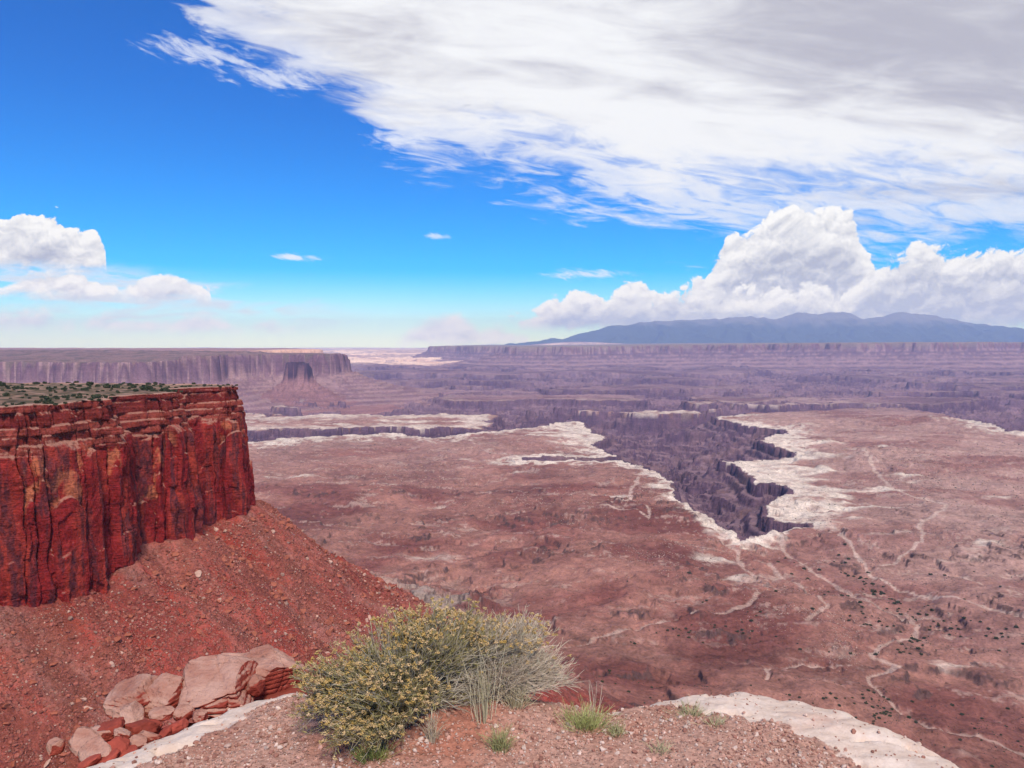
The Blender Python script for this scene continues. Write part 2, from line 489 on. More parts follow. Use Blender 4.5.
    def mesa(poly, ztop, cliff, wobble, scale, seed, run, foot, topfun=0.0, step=24):
        w1 = wobble * fbm(x / scale, y / scale, 6, seed, 0.55); w2 = wobble * fbm(x / scale, y / scale, 6, seed + 9, 0.55)
        s = seg_dist(x + w1, y + w2, poly, True)
        o = np.maximum(s, 0)
        zc = ztop + topfun
        rib = np.abs(pn(x / (run * 0.14), y / (run * 0.14), seed + 20)) * run * 0.035 + np.abs(pn(x / (run * 0.3), y / (run * 0.3), seed + 21)) * run * 0.05
        fa = cliff * sstep(o, 0, 26 + r * 0.002) + (terrace(foot * (1 - np.exp(-np.maximum(o - rib, 0) / run)), step, 0.55) + 0.25 * np.maximum(o - 2.2 * run, 0))
        return s, np.where(s < 0, zc, ztop - fa)
    # far plateau
    ztop = lerp(-62, 38, sstep(x, 0, 9500)) + 10 * fbm(x / 900, y / 900, 4, 111)
    s3, z3 = mesa(FAR_RIM, ztop, 130, 620, 1700, 120, 1500, 520, 0.0, 60)
    # west mesa
    s4r = seg_dist(x, y, WEST_MESA, True)
    s4, z4 = mesa(WEST_MESA, -140 + 38 * sstep(y, 6800, 7600) + 0 * x, 165, 150, 520, 140, 420, 260, 0.0, 22)
    up = np.maximum(-s4, 0)
    z4 = np.where(s4 < 0, z4 + terrace(24 * sstep(up, 30, 900) + 10 * fbm(x / 260, y / 260, 5, 150) * sstep(up, 40, 300) + 50, 12, 0.5) - 50 + 14 * np.maximum(0, fbm(x / 500, y / 500, 4, 155)), z4)
    z4 = np.where((s4 < 0) & (x > -2750), -100 + 6 * fbm(x / 200, y / 200, 4, 156), z4)
    # butte
    bx, by = x - BUTTE[0], y - BUTTE[1]
    sb = np.maximum(np.abs(bx) - 88, np.abs(by) - 80) + 22 * fbm(x / 60, y / 60, 5, 160) + 0.0
    sb = np.where(sb > 0, np.hypot(np.maximum(np.abs(bx) - 88, 0), np.maximum(np.abs(by) - 80, 0)) + 18 * fbm(x / 60, y / 60, 5, 160), sb)
    ob = np.maximum(sb, 0)
    z5 = np.where(sb < 0, -166 - 10 * (bx > 40) + 8 * fbm(x / 40, y / 40, 4, 161), -176 - 132 * sstep(ob, 0, 30) - terrace(250 * (1 - np.exp(-np.maximum(ob - 20, 0) / 220)), 26, 0.55) - 0.25 * np.maximum(ob - 800, 0))
    # tan mesa far behind the west mesa
    s6, z6 = mesa(TAN_MESA, -112 + 12 * fbm(x / 800, y / 800, 4, 170), 150, 380, 1200, 171, 900, 420, 0.0, 50)
    # sunlit tan domes on the horizon
    sunlit_dome = sstep(y, 16500, 19000) * (x < 300) + (x >= 300) * sstep(y, 19500, 22500) * (1 - sstep(y, 38000, 43000)) * (1 - sstep(x, 5200, 8500) * (1 - sstep(y, 30000, 33000)))

    zz = z.copy(); reg = np.where(dr < 430, 1, 0); reg = np.where(in_can, 2, reg)
    for k, q in ((3, z3), (4, z4), (5, z5), (6, z6)):
        up_ = q > zz + (0 if k != 5 else 0)
        reg = np.where(up_, k, reg); zz = np.where(up_, q, zz)
    fine_c = fbm(x / 38, y / 26, 4, 205); fleck = fbm(x / 11, y / 11, 3, 206)
    # --- colours of the rock and soil; far ones carry some haze, shade and sunlight
    sh3 = x.shape + (1,)
    f = lambda a: np.asarray(a).reshape(sh3)
    patch = fbm(x / 240, y / 240, 5, 200); patch2 = fbm(x / 700, y / 330, 5, 203)
    red = lerp(C(.29, .062, .048), C(.35, .105, .080), f(sstep(n1, -.4, .5)))
    stk = fbm((y + 0.25 * x) / 13 + n1, dr / 95, 5, 209); stk2 = fbm((y + .25 * x) / 34, dr / 160, 4, 213)
    red = lerp(red, C(.36, .060, .042), f(sstep(stk, .05, .4) * .7)); red = lerp(red, C(.34, .165, .135), f(sstep(stk2, .05, .4) * .6)); red = lerp(red, C(.20, .055, .04), f(sstep(-stk, .08, .4) * .75))
    red = lerp(red, C(.23, .07, .045), f(sstep(gul, .62, .9) * 0.6))
    maroon = lerp(C(.175, .064, .052), C(.285, .135, .104), f(sstep(patch, -.45, .45)))
    pink = lerp(C(.36, .220, .185), C(.215, .105, .088), f(sstep(patch2, -.2, .5)))
    white = lerp(C(.60, .50, .42), C(.42, .31, .26), f(sstep(fbm(x / 90, y / 60, 4, 207), 0.0, .6)))
    col = lerp(red, maroon, f(np.maximum(sstep(dr + n1 * 120, 200, 620), sstep(dw, 240, 420))))
    east = sstep(x - 0.16 * y + patch2 * 250 - 330, -150, 500) * sstep(dr, 700, 1500)
    col = lerp(col, pink, f(np.maximum(east, sstep(r, 2300, 3600) * 0.6)))
    col = lerp(col, C(.31, .25, .21), f(sh * 0.8))
    col = col * f(1 + (0.27 * fine_c + 0.22 * patch2) * far_t)
    col = lerp(col, C(.45, .32, .265), f(sstep(fbm(x / 130, y / 60, 5, 208) + .5 * fleck, .33, .6) * .55 * sstep(dr, 500, 1200)))
    col = lerp(col, C(.085, .050, .045), f(scarp * .8))
    # bare caprock round the canyon rims
    wj = fbm(x / 170, y / 170, 5, 210)
    nearrim = np.where(c > 0, c, 1e9)
    wwid = lerp(42, 150, sstep(r, 2200, 4200)) * np.clip(1 + 1.5 * wj, 0.25, 3)
    wr = (1 - sstep(nearrim, wwid * 0.5, wwid * 1.7)) * sstep(fbm(x / 45, y / 30, 4, 211) + 0.9 * np.exp(-nearrim / (wwid * .7)), -.05, .55)
    ux, uy = on_z(798, 475, -488)
    wpatch = np.exp(-((x - 930) / 330) ** 2 - ((y - 2900) / 720) ** 2) + 0.9 * np.exp(-((x - 1180) / 420) ** 2 - ((y - 4050) / 560) ** 2) + 0.8 * np.exp(-((x - 380) / 330) ** 2 - ((y - 4150) / 420) ** 2)
    wr = np.maximum(wr, sstep(wpatch + 0.75 * fbm(x / 330, y / 150, 6, 215), 0.40, 0.66) * (c > 0))
    wr = wr * (r < 5600)
    tw = np.where((c < 0) & (t <= 0), 1 - sstep(np.abs(t_isl) + 90 * wj, 60, 240), 0) * lerp(0.85, 0.25, sstep(r, 5600, 7500))
    tw = tw * sstep(-t_isl, 8, 50)
    tw = np.maximum(tw, np.where((c < 0) & (t <= 0), sstep(fbm(x / 420, y / 150, 5, 219), .05, .35), 0) * 0.85 * (1 - sstep(r, 5300, 6500)))
    col = lerp(col, white, f(np.maximum(wr, tw)))
    # strata inside the canyons
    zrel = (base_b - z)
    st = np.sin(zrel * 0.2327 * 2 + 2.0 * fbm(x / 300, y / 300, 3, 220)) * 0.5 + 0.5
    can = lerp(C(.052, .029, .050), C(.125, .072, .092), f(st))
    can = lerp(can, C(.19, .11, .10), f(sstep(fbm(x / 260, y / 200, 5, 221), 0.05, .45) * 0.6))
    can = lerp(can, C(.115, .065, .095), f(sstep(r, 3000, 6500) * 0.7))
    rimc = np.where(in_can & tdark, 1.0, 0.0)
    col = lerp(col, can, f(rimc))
    low = sstep(r, 5000, 8000)
    lowc = lerp(C(.095, .055, .090), C(.215, .135, .165), f(sstep(fbm(x / 1300, y / 700, 6, 230), -.35, .4)))  # purple beds, with violet haze and cloud shade put into the colour
    col = lerp(col, lowc, f(low * 0.8 * (1 - 0.7 * tw)))
    # far things; violet haze and shade put into their rock colours
    d3 = ztop - zz
    stf = np.sin(d3 * 0.09 + fbm(x / 900, y / 900, 3, 240)) * 0.5 + 0.5
    cf = lerp(C(.14, .080, .105), C(.29, .18, .185), f(stf))
    cf = lerp(cf, C(.22, .16, .13), f((s3 < 0) * 1.0))
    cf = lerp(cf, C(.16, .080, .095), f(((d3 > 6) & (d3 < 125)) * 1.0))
    col = np.where(f(reg == 3), cf, col)
    d4 = -132 - zz
    cw = lerp(C(.19, .105, .12), C(.29, .18, .175), f(np.sin(d4 * 0.22 + n1) * 0.5 + 0.5))
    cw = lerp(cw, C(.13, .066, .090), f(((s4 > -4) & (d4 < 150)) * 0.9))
    cw = lerp(cw, C(.205, .125, .115), f((s4 < -10) * 1.0)); cw = lerp(cw, C(.115, .085, .072), f((s4 < -10) * sstep(fbm(x / 120, y / 200, 5, 250), 0.0, .3) * 0.8))
    col = np.where(f(reg == 4), cw, col)
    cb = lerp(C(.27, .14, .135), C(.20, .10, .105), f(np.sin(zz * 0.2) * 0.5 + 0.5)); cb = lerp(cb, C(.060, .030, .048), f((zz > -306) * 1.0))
    col = np.where(f(reg == 5), cb, col)
    ct = lerp(C(.60, .36, .24), C(.5, .27, .18), f(np.sin(zz * 0.12) * 0.5 + 0.5))
    ct = lerp(C(.30, .16, .13), ct, f(sstep(x, -4900, -4500)))  # sunlight put into the orange of the east end, west end darker
    col = np.where(f(reg == 6), ct, col)
    sunlit_peach = lerp(C(.80, .58, .45), C(.55, .34, .26), f(sstep(fbm(x / 2300, y / 1500, 5, 260), 0.0, .45)))  # pale tan rock with its sunlight put into the colour
    col = lerp(col, sunlit_peach, f(sunlit_dome * (reg != 3) * (reg != 6)))
    # tracks and washes: bare pale ground
    m = (r < 4200) & (r > 500) & (reg == 0) & (np.abs(x) < y)
    if m.any():
        xs, ys = x[m], y[m]; zs = zz[m]
        jx = xs + 9 * fbm(xs / 60, ys / 60, 3, 270); jy = ys + 9 * fbm(xs / 60, ys / 60, 3, 271)
        k = np.zeros(xs.shape)
        for pl, wd, st_ in [(p, 5.0, .8) for p in ROADS] + [(p, 6.0, .62) for p in WASHES]:
            pp = [on_z(u, v, float(apron(900 if v > 640 else 1300 if v > 580 else 1900))) for u, v in pl]
            dd = seg_dist(jx, jy, pp)
            w_ = wd * (0.75 + 0.6 * np.clip(fbm(xs / 90, ys / 90, 3, 272) + 0.4, 0, 1.4)) * np.clip(np.hypot(xs, ys) / 2000, .55, 1.6)
            k = np.maximum(k, (1 - sstep(dd, w_ * .6, w_ * 1.3)) * st_)
            if wd > 5:
                zs = zs - 3.0 * (1 - sstep(dd, w_, w_ * 2.6))
        kk = np.zeros(x.shape); kk[m] = k * (reg[m] == 0)
        zz[m] = np.where(reg[m] == 0, zs, zz[m])
        col = lerp(col, C(.47, .34, .285), f(kk))
    # little dendritic rills, pale
    rill = ridged(x / 260 + 0.25 * n1, y / 380, 4, 280)
    col = lerp(col, C(.42, .30, .25), f(sstep(rill, .86, .95) * 0.35 * (reg == 0)))
    return zz, col, reg, dr, c


# ------------------------------------------------------------------ ground sheet, fanned out from the viewpoint so that near ground is finer
def build_land():
    a_in = np.linspace(-37.5, 37.5, N_ANG); a_l = np.linspace(-85, -37.5, 90)[:-1]; a_r = np.linspace(37.5, 85, 90)[1:]
    A = np.radians(np.concatenate([a_l, a_in, a_r]))
    R = 118 * np.exp(np.linspace(0, math.log(72000 / 118), N_RAD))
    RR, AA = np.meshgrid(R, A, indexing='ij')
    x, y = RR * np.sin(AA), RR * np.cos(AA)
    from concurrent.futures import ThreadPoolExecutor
    with ThreadPoolExecutor(4) as ex:
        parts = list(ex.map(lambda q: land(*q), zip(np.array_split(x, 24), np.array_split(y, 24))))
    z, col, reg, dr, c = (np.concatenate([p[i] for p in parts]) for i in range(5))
    # darker colour on steep little scarps of the ledge-forming beds
    gx = np.abs(np.gradient(z, axis=0)) / np.gradient(RR, axis=0)
    gy = np.abs(np.gradient(z, axis=1)) / np.maximum(np.abs(np.gradient(AA, axis=1)) * RR, 1e-6)
    steep = sstep(np.hypot(gx, gy), 0.65, 1.1) * ((reg == 0)) * sstep(dr, 250, 420)
    col = lerp(col, np.array([.085, .05, .045]), steep[..., None] * 0.45)
    flat = (1 - sstep(np.hypot(gx, gy), 0.25, 0.75)) * (reg == 2) * (0.5 + 0.5 * sstep(fbm(x / 150, y / 90, 3, 222), -.3, .3))
    col = lerp(col, np.array([.24, .150, .165]), (flat * np.where(c < -25, .8, 0))[..., None])
    V = np.stack([x, y, z], -1).reshape(-1, 3); Cc = col.reshape(-1, 3)
    Fq = grid_faces(*x.shape); fr = reg.reshape(-1)[Fq[:, 0]]
    names = {0: ('terrain', 'broad maroon and pink desert basin with pale tracks and washes', 'basin floor'),
             1: ('talus_slope', 'red rubble slope falling away beneath the near red cliff', 'slope'),
             2: ('canyon', 'dark purple gorge cut below the white rimmed bench in the basin', 'canyon'),
             3: ('plateau', 'long flat topped purple plateau closing the basin beneath the blue mountains', 'plateau'),
             4: ('mesa', 'purple cliffed mesa beyond the near red cliff, ending in a blunt tip', 'mesa'),
             5: ('butte', 'small square topped butte on a flared skirt in front of the mesa tip', 'butte'),
             6: ('distant_mesa', 'low tan and orange mesa on the horizon behind the purple mesa', 'mesa')}
    for k, (nm, lab, cat) in names.items():
        fk = Fq[fr == k]
        if not len(fk): continue
        used = np.unique(fk); remap = np.zeros(len(V), np.int32); remap[used] = np.arange(len(used))
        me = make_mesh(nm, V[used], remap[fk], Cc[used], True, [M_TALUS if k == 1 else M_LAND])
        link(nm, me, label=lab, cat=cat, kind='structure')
    return


def land_material():
    m, nt, b = mat('desert_ground', 0.95, 0.05)
    p = pos(nt)
    a = noise(p, 0.02, 6, 0.6); c = noise(p, 0.22, 4, 0.6); e = noise(scaled(p, 1, 1, 5), 0.004, 6, 0.6)
    st = noise(scaled(p, 0.1, 0.1, 6), 0.02, 4, 0.6)
    g = noise(p, 0.07, 5, 0.65)
    f = 0.45 + smooth(a, .3, .7) * 0.22 + smooth(c, .34, .66) * 0.34 + smooth(g, .34, .66) * 0.34 + smooth(e, .3, .7) * 0.22 + smooth(st, .3, .7) * 0.14
    dots = smooth(noise(p, 0.16, 2, 0.5), .66, .72)
    nt.links.new(gain(attr(), f * (1.0 - dots * 0.5)), b.inputs['Base Color'])
    bump(b, a * 3 + g * 2.5 + c * 1.8, 1.0, 1.0)
    return m


def talus_material():
    m, nt, b = mat('red_talus', 0.95, 0.05)
    p = pos(nt)
    a = noise(p, 0.06, 6, 0.62); c = noise(p, 0.9, 4, 0.65)
    vo = nt.nodes.new('ShaderNodeTexVoronoi'); vo.inputs['Scale'].default_value = 0.55; nt.links.new(p, vo.inputs['Vector'])
    sepc = nt.nodes.new('ShaderNodeSeparateColor'); nt.links.new(vo.outputs['Color'], sepc.inputs[0])
    stone = smooth(S(sepc.outputs[0]), 0.62, 0.72) * (1 - smooth(S(vo.outputs['Distance']), 0.35, 0.62))
    g = noise(p, 0.25, 5, 0.65)
    base = gain(attr(), 0.42 + smooth(a, .3, .7) * 0.4 + smooth(c, .34, .66) * 0.4 + smooth(g, .34, .66) * 0.36)
    nt.links.new(mix(stone * 0.55, base, mix(S(sepc.outputs[1]), (.42, .20, .15), (.20, .06, .045))), b.inputs['Base Color'])
    bump(b, a * 3 + g * 2.2 + c * 1.2 + stone * 0.7, 1.0, 1.0)
    return m


N_ANG, N_RAD = 1450, 1500
M_LAND, M_TALUS = land_material(), talus_material()
build_land()


# ------------------------------------------------------------------ the blue mountains beyond the plateau
def build_mountains():
    prof = [(440, 349), (500, 345), (562, 338), (590, 331), (612, 326), (645, 322), (677, 320), (705, 319), (727, 318), (750, 316), (775, 319), (797, 312), (812, 314), (822, 313), (842, 311),
            (862, 319), (880, 316), (893, 313), (907, 312), (925, 315), (937, 316), (960, 321), (987, 325), (1024, 328), (1080, 334), (1160, 340), (1260, 346)]
    D = 46000.0
    px = np.array([(u - 512) / F_PX * D for u, v in prof]); pz = np.array([ray(u, v)[2] / ray(u, v)[1] * D for u, v in prof])
    X = np.linspace(px[0], px[-1], 700); Y = np.linspace(38000, 56000, 130)
    XX, YY = np.meshgrid(X, Y)
    crest = np.interp(XX, px, pz) + 110 * fbm(XX / 900, YY * 0, 4, 301)
    t = (YY - D) / np.where(YY < D, 7500, 9000)
    sp = ridged(XX / 2600 + 0.3 * fbm(XX / 2000, YY / 2000, 3, 302), YY / 5200, 5, 303) - 0.66
    Z = -300 + (crest + 300) * np.clip(1 - np.abs(t), 0, 1) ** 1.25 + sp * 900 * np.sin(np.clip(np.abs(t), 0, 1) * np.pi) * np.clip((crest + 200) / 1600, 0, 1)
    col = lerp(np.array([.045, .060, .050]), np.array([.17, .16, .15]), sstep(Z + 250 * fbm(XX / 900, YY / 900, 4, 304), 900, 1500)[..., None])
    me = make_mesh('mountain', np.stack([XX, YY, Z], -1).reshape(-1, 3), grid_faces(*XX.shape), col.reshape(-1, 3), True, [M_LAND])
    link('mountain', me, kind='structure', label='hazy blue mountain range on the horizon under the cumulus bank', cat='mountains')


build_mountains()


# ------------------------------------------------------------------ the near red cliff
def resample(pts, step, rounds=2):
    p = np.array(pts, float)
    for _ in range(rounds):
        q = np.empty((2 * len(p) - 2, 2)); q[0::2] = .75 * p[:-1] + .25 * p[1:]; q[1::2] = .25 * p[:-1] + .75 * p[1:]
        p = np.vstack([p[:1], q, p[-1:]])
    L = np.concatenate([[0], np.cumsum(np.hypot(*np.diff(p, axis=0).T))])
    s = np.arange(0, L[-1], step)
    return np.stack([np.interp(s, L, p[:, 0]), np.interp(s, L, p[:, 1])], 1), s


def top_z(x, y):
    return -29.5 - 0.004 * (y - 350) + 0.8 * fbm(x / 30, y / 30, 3, 401)


def cliff_material():
    m, nt, b = mat('red_cliff_rock', 0.85, 0.12)
    p = pos(nt)
    a = noise(p, 0.10, 6, 0.62); c = noise(p, 0.8, 5, 0.65); bed = noise(scaled(p, 0.15, 0.15, 3.0), 0.5, 5, 0.6)
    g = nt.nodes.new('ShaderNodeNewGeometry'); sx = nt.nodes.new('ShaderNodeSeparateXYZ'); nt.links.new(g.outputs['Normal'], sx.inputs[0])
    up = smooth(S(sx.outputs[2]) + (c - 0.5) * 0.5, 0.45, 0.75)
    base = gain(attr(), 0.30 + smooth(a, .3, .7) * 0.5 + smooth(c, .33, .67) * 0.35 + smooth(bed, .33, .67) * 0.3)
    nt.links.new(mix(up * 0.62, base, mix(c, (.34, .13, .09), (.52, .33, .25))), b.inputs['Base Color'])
    bump(b, a * 2.2 + c * 0.9 + bed * 0.8, 1.0, 1.0)
    return m


M_CLIFF = cliff_material()


def build_cliff():
    path = [(-620, 628), (-500, 625)] + FACE + [(-260, 235), (-245, 170), (-215, 120)]
    pl, s = resample(path, 0.42, 2)
    T = np.gradient(pl, axis=0)
    k = np.ones(21) / 21
    T = np.stack([np.convolve(np.pad(T[:, i], 10, 'edge'), k, 'valid') for i in (0, 1)], 1)
    T /= np.linalg.norm(T, axis=1)[:, None]
    Nn = np.stack([-T[:, 1], T[:, 0]], 1)
    nz = 250
    hh = np.linspace(0, 1, nz)
    S_, H = np.meshgrid(s, hh)
    zt = top_z(pl[:, 0], pl[:, 1])
    Zb = -150.0
    Z = Zb + (zt[None, :] - Zb) * H
    hq = (Z + 122) / 92.0                                     # 0 at the foot, 1 at the rim
    hK = 0.755 + 0.07 * fbm(S_ / 40, S_ * 0, 3, 410)
    # jointed massive sandstone below
    wj = S_ + 1.6 * fbm(Z / 16, S_ / 40, 3, 411) + 0.5 * fbm(Z / 4, S_ / 10, 2, 412)
    rr = np.random.default_rng(5)
    J = np.cumsum(rr.choice([2.6, 5.0, 9.0, 15.0, 24.0], 400, p=[.22, .2, .24, .2, .14]) * rr.uniform(.75, 1.3, 400)) - 20
    ix = np.clip(np.searchsorted(J, wj) - 1, 0, 397)
    w = J[ix + 1] - J[ix]; f = (wj - J[ix]) / w
    co = rr.uniform(-2.8, 1.8, 400); dep = rr.uniform(1.2, 5.0, 400); ht = rr.choice([0.4, .52, .62, .72, 1.2, 1.2, 1.2], 400) + rr.uniform(-.06, .06, 400)
    edge = np.minimum(f, 1 - f) * w
    groove = np.exp(-(edge / 0.4) ** 2) * dep[ix] * (0.55 + 0.45 * np.tanh(3 * fbm(S_ / 6, Z / 30, 3, 414)))
    arch = ht[ix] - 0.10 * (np.abs(2 * f - 1)) ** 2
    spall = sstep(hq, arch - .006, arch + .006)
    J2 = np.cumsum(rr.uniform(14, 46, 120)) - 30
    w2_ = S_ + 2.2 * fbm(Z / 25, S_ / 60, 3, 416); i2 = np.clip(np.searchsorted(J2, w2_) - 1, 0, 117); f2 = (w2_ - J2[i2]) / (J2[i2 + 1] - J2[i2])
    blk = rr.uniform(-3.4, 3.0, 120)[i2] + (f2 - .5) * rr.uniform(-5, 5, 120)[i2]
    e2 = np.minimum(f2, 1 - f2) * (J2[i2 + 1] - J2[i2])
    groove = groove + np.exp(-(e2 / 0.9) ** 2) * 3.0
    row = Z / 17.0 + 0.5 * fbm(S_ / 25, S_ * 0 + 7, 3, 417); ci = np.floor(row); cj = np.floor(wj / 6.5 + 0.37 * ci)
    hb_ = (h32(ci.astype(np.int64) + 500, cj.astype(np.int64) + 500, np.full(ci.shape, 3, np.int64)) & np.uint32(1023)).astype(float) / 1023
    block = (np.where(hb_ > .76, (hb_ - .76) * 6.0, 0) - np.where(hb_ < .07, 1.1, 0))
    mass = blk + block + co[ix] * 0.55 - groove - spall * (0.8 + 0.55 * (co[ix] + 2.8))
    mass = mass + (rr.uniform(-.16, .16, 400)[ix]) * (f - .5) * w + 3.4 * fbm(S_ / 30, Z / 50, 4, 413) + 0.8 * np.abs(fbm(S_ / 9, Z / 14, 4, 415)) - 5.0 * np.maximum(hq, 0) ** 1.5
    # ledgy beds above
    kr = np.random.default_rng(9)
    edges = np.concatenate([[0], np.cumsum(kr.choice([1.2, 2.4, 4.2, 7.0], 60, p=[.25, .3, .27, .18]))])
    zz = (Z + 62) + 0.9 * fbm(S_ / 35, S_ * 0 + 4, 3, 420)
    ib = np.clip(np.searchsorted(edges, np.clip(zz, 0, 1e9)) - 1, 0, 58)
    fb = (zz - edges[ib]) / (edges[ib + 1] - edges[ib])
    hard = kr.uniform(-2.0, 2.4, 60)
    beds = hard[ib] * (0.55 + 0.9 * pn(S_ / 14 + ib * 5.1, ib * 1.3 + .5, 424)) + 3.2 * pn(S_ / 9 + ib * 7.3, ib * 1.7 + 0.5, 421) + 1.0 * pn(S_ / 2.6 + ib * 3.1, ib * 2.3 + .5, 422) - 0.5 * np.exp(-(np.minimum(fb, 1 - fb) / .12) ** 2)
    blockj = np.abs(pn(S_ / 3.3 + ib * 11.0, ib * 3.7 + .5, 423)) < 0.06
    beds = beds - blockj * 0.7
    Kt = sstep(hq, hK - 0.03, hK + 0.03)
    rise = np.maximum(hq - hK, 0) / 0.3
    off = lerp(mass, -4.2 - 7.5 * rise + beds + 0.5 * mass, Kt)
    off = off + 0.35 * fbm(S_ / 2.5, Z / 4, 3, 430) + 0.16 * fbm(S_ / .9, Z / 1.2, 2, 431)
    X = pl[None, :, 0] + Nn[None, :, 0] * off; Y = pl[None, :, 1] + Nn[None, :, 1] * off
    # the cap runs back onto the flat top
    ext = []
    for back, dz in ((1.0, 0.25), (3.0, 0.3), (7.0, 0.1), (12.0, -1.2)):
        ext.append((X[-1] - Nn[:, 0] * back, Y[-1] - Nn[:, 1] * back, Z[-1] + dz))
    X = np.vstack([X] + [e[0] for e in ext]); Y = np.vstack([Y] + [e[1] for e in ext]); Zf = np.vstack([Z] + [e[2] for e in ext])
    # colour of the rock: dark varnish streaks widened by painted purple shade, fresh orange scars, paler beds
    C = np.array
    st = fbm(S_ / 4.5, Z / 48, 5, 440); st2 = fbm(S_ / 14, Z / 40, 4, 441)
    col = lerp(C([.25, .019, .019]), C([.37, .045, .030]), sstep(st2, -.3, .5)[..., None])
    col = lerp(col, C([.50, .15, .075]), (spall * (hq > arch) * (hq < arch + .17) * (1 - Kt) * 0.8 * sstep(fbm(S_ / 7, Z / 9, 3, 442), -.3, .2))[..., None])
    varn_shade = sstep(st + 0.75 * st2, 0.02, 0.32) * (1 - Kt)
    col = lerp(col, C([.075, .022, .030]), (varn_shade * (0.45 + 0.4 * sstep(fbm(S_ / 2, Z / 6, 4, 444), -.4, .3)))[..., None])
    bedc = kr.uniform(0, 1, 60)[ib]
    kc = lerp(C([.165, .020, .018]), C([.29, .058, .042]), sstep(bedc + 0.5 * fbm(S_ / 12, Z / 3, 3, 443), .25, 1.1)[..., None])
    col = lerp(col, kc, Kt[..., None])
    col = np.concatenate([col, np.tile(C([.46, .31, .24]), (4, len(s), 1)).reshape(4, len(s), 3)])
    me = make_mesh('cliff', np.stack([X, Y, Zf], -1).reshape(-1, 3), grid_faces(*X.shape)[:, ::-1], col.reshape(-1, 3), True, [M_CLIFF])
    link('cliff', me, kind='structure', label='tall sheer red sandstone cliff with ledgy top on the left', cat='cliff')
    # the flat top
    gx, gy = np.meshgrid(np.arange(-640, -170, 2.0), np.arange(270, 640, 2.0))
    d = seg_dist(gx, gy, path + [(-640, 120)], True)
    gz = top_z(gx, gy) + 0.12 + 0.25 * fbm(gx / 9, gy / 9, 3, 450)
    F = grid_faces(*gx.shape); keep = (d.reshape(-1)[F] < -13).all(1)
    c = lerp(C([.25, .155, .115]), C([.085, .068, .042]), sstep(fbm(gx / 9, gy / 9, 5, 451), -.25, .15)[..., None])
    me = make_mesh('cliff_top', np.stack([gx, gy, gz], -1).reshape(-1, 3), F[keep], c.reshape(-1, 3), True, [M_LAND])
    link('cliff_top', me, kind='structure', label='flat scrubby ground on top of the near red cliff', cat='cliff top')
    return path


CLIFF_PATH = build_cliff()


# ------------------------------------------------------------------ stones
def ico(sub):
    import bmesh
    bm = bmesh.new(); bmesh.ops.create_icosphere(bm, subdivisions=sub, radius=1.0)
    V = np.array([v.co[:] for v in bm.verts]); F = np.array([[v.index for v in f.verts] for f in bm.faces]); bm.free()
    return V, F


def stone_shape(sub, seed, cuts=7, rough=0.16, squash=(1, 1, .7)):
    """an angular stone: a ball cut by random planes, then roughened"""
    V, F = ico(sub); r = np.random.default_rng(seed)
    for _ in range(cuts):
        n = r.normal(size=3); n /= np.linalg.norm(n); d = r.uniform(.45, .8)
        q = V @ n; V = V - np.maximum(q - d, 0)[:, None] * n
    V = V * (1 + rough * fbm3(V * 1.7 + seed * 3.1, 3, seed))[:, None]
    return V * np.array(squash), F


def rot_z_tilt(n, rng, tilt=0.4):
    a = rng.uniform(0, 2 * np.pi, n); b = rng.normal(0, tilt, n); c = rng.normal(0, tilt, n)
    ca, sa, cb, sb, cc, sc = np.cos(a), np.sin(a), np.cos(b), np.sin(b), np.cos(c), np.sin(c)
    Rz = np.zeros((n, 3, 3)); Rz[:, 0, 0] = ca; Rz[:, 0, 1] = -sa; Rz[:, 1, 0] = sa; Rz[:, 1, 1] = ca; Rz[:, 2, 2] = 1
    Rx = np.zeros((n, 3, 3)); Rx[:, 0, 0] = 1; Rx[:, 1, 1] = cb; Rx[:, 1, 2] = -sb; Rx[:, 2, 1] = sb; Rx[:, 2, 2] = cb
    Ry = np.zeros((n, 3, 3)); Ry[:, 1, 1] = 1; Ry[:, 0, 0] = cc; Ry[:, 0, 2] = sc; Ry[:, 2, 0] = -sc; Ry[:, 2, 2] = cc
    return Rz @ Rx @ Ry


def scatter(shapes, pts, sizes, cols, rng, tilt=0.4):
    Vs, Fs, Cs, o = [], [], [], 0
    R = rot_z_tilt(len(pts), rng, tilt); pick = rng.integers(0, len(shapes), len(pts))
    for k, (V, F) in enumerate(shapes):
        i = np.where(pick == k)[0]
        if not len(i): continue
        W = np.einsum('nij,vj->nvi', R[i], V) * sizes[i][:, None, None] + pts[i][:, None, :]
        Vs.append(W.reshape(-1, 3)); Cs.append(np.repeat(cols[i], len(V), 0))
        Fs.append((F[None] + (np.arange(len(i)) * len(V))[:, None, None] + o).reshape(-1, F.shape[1])); o += len(i) * len(V)
    return np.vstack(Vs), np.vstack(Fs), np.vstack(Cs)


def stone_material(name, fine, rough=0.9):
    m, nt, b = mat(name, rough, 0.1)
    tc = nt.nodes.new('ShaderNodeTexCoord'); p = tc.outputs['Object']
    a = noise(p, fine, 5, 0.62)
    nt.links.new(gain(attr(), 0.5 + a), b.inputs['Base Color'])
    bump(b, a, 0.3 / fine, 0.7)
    return m


M_STONE = stone_material('talus_stone', 1.2)


def ground_at(x, y):
    return land(np.asarray(x, float), np.asarray(y, float))


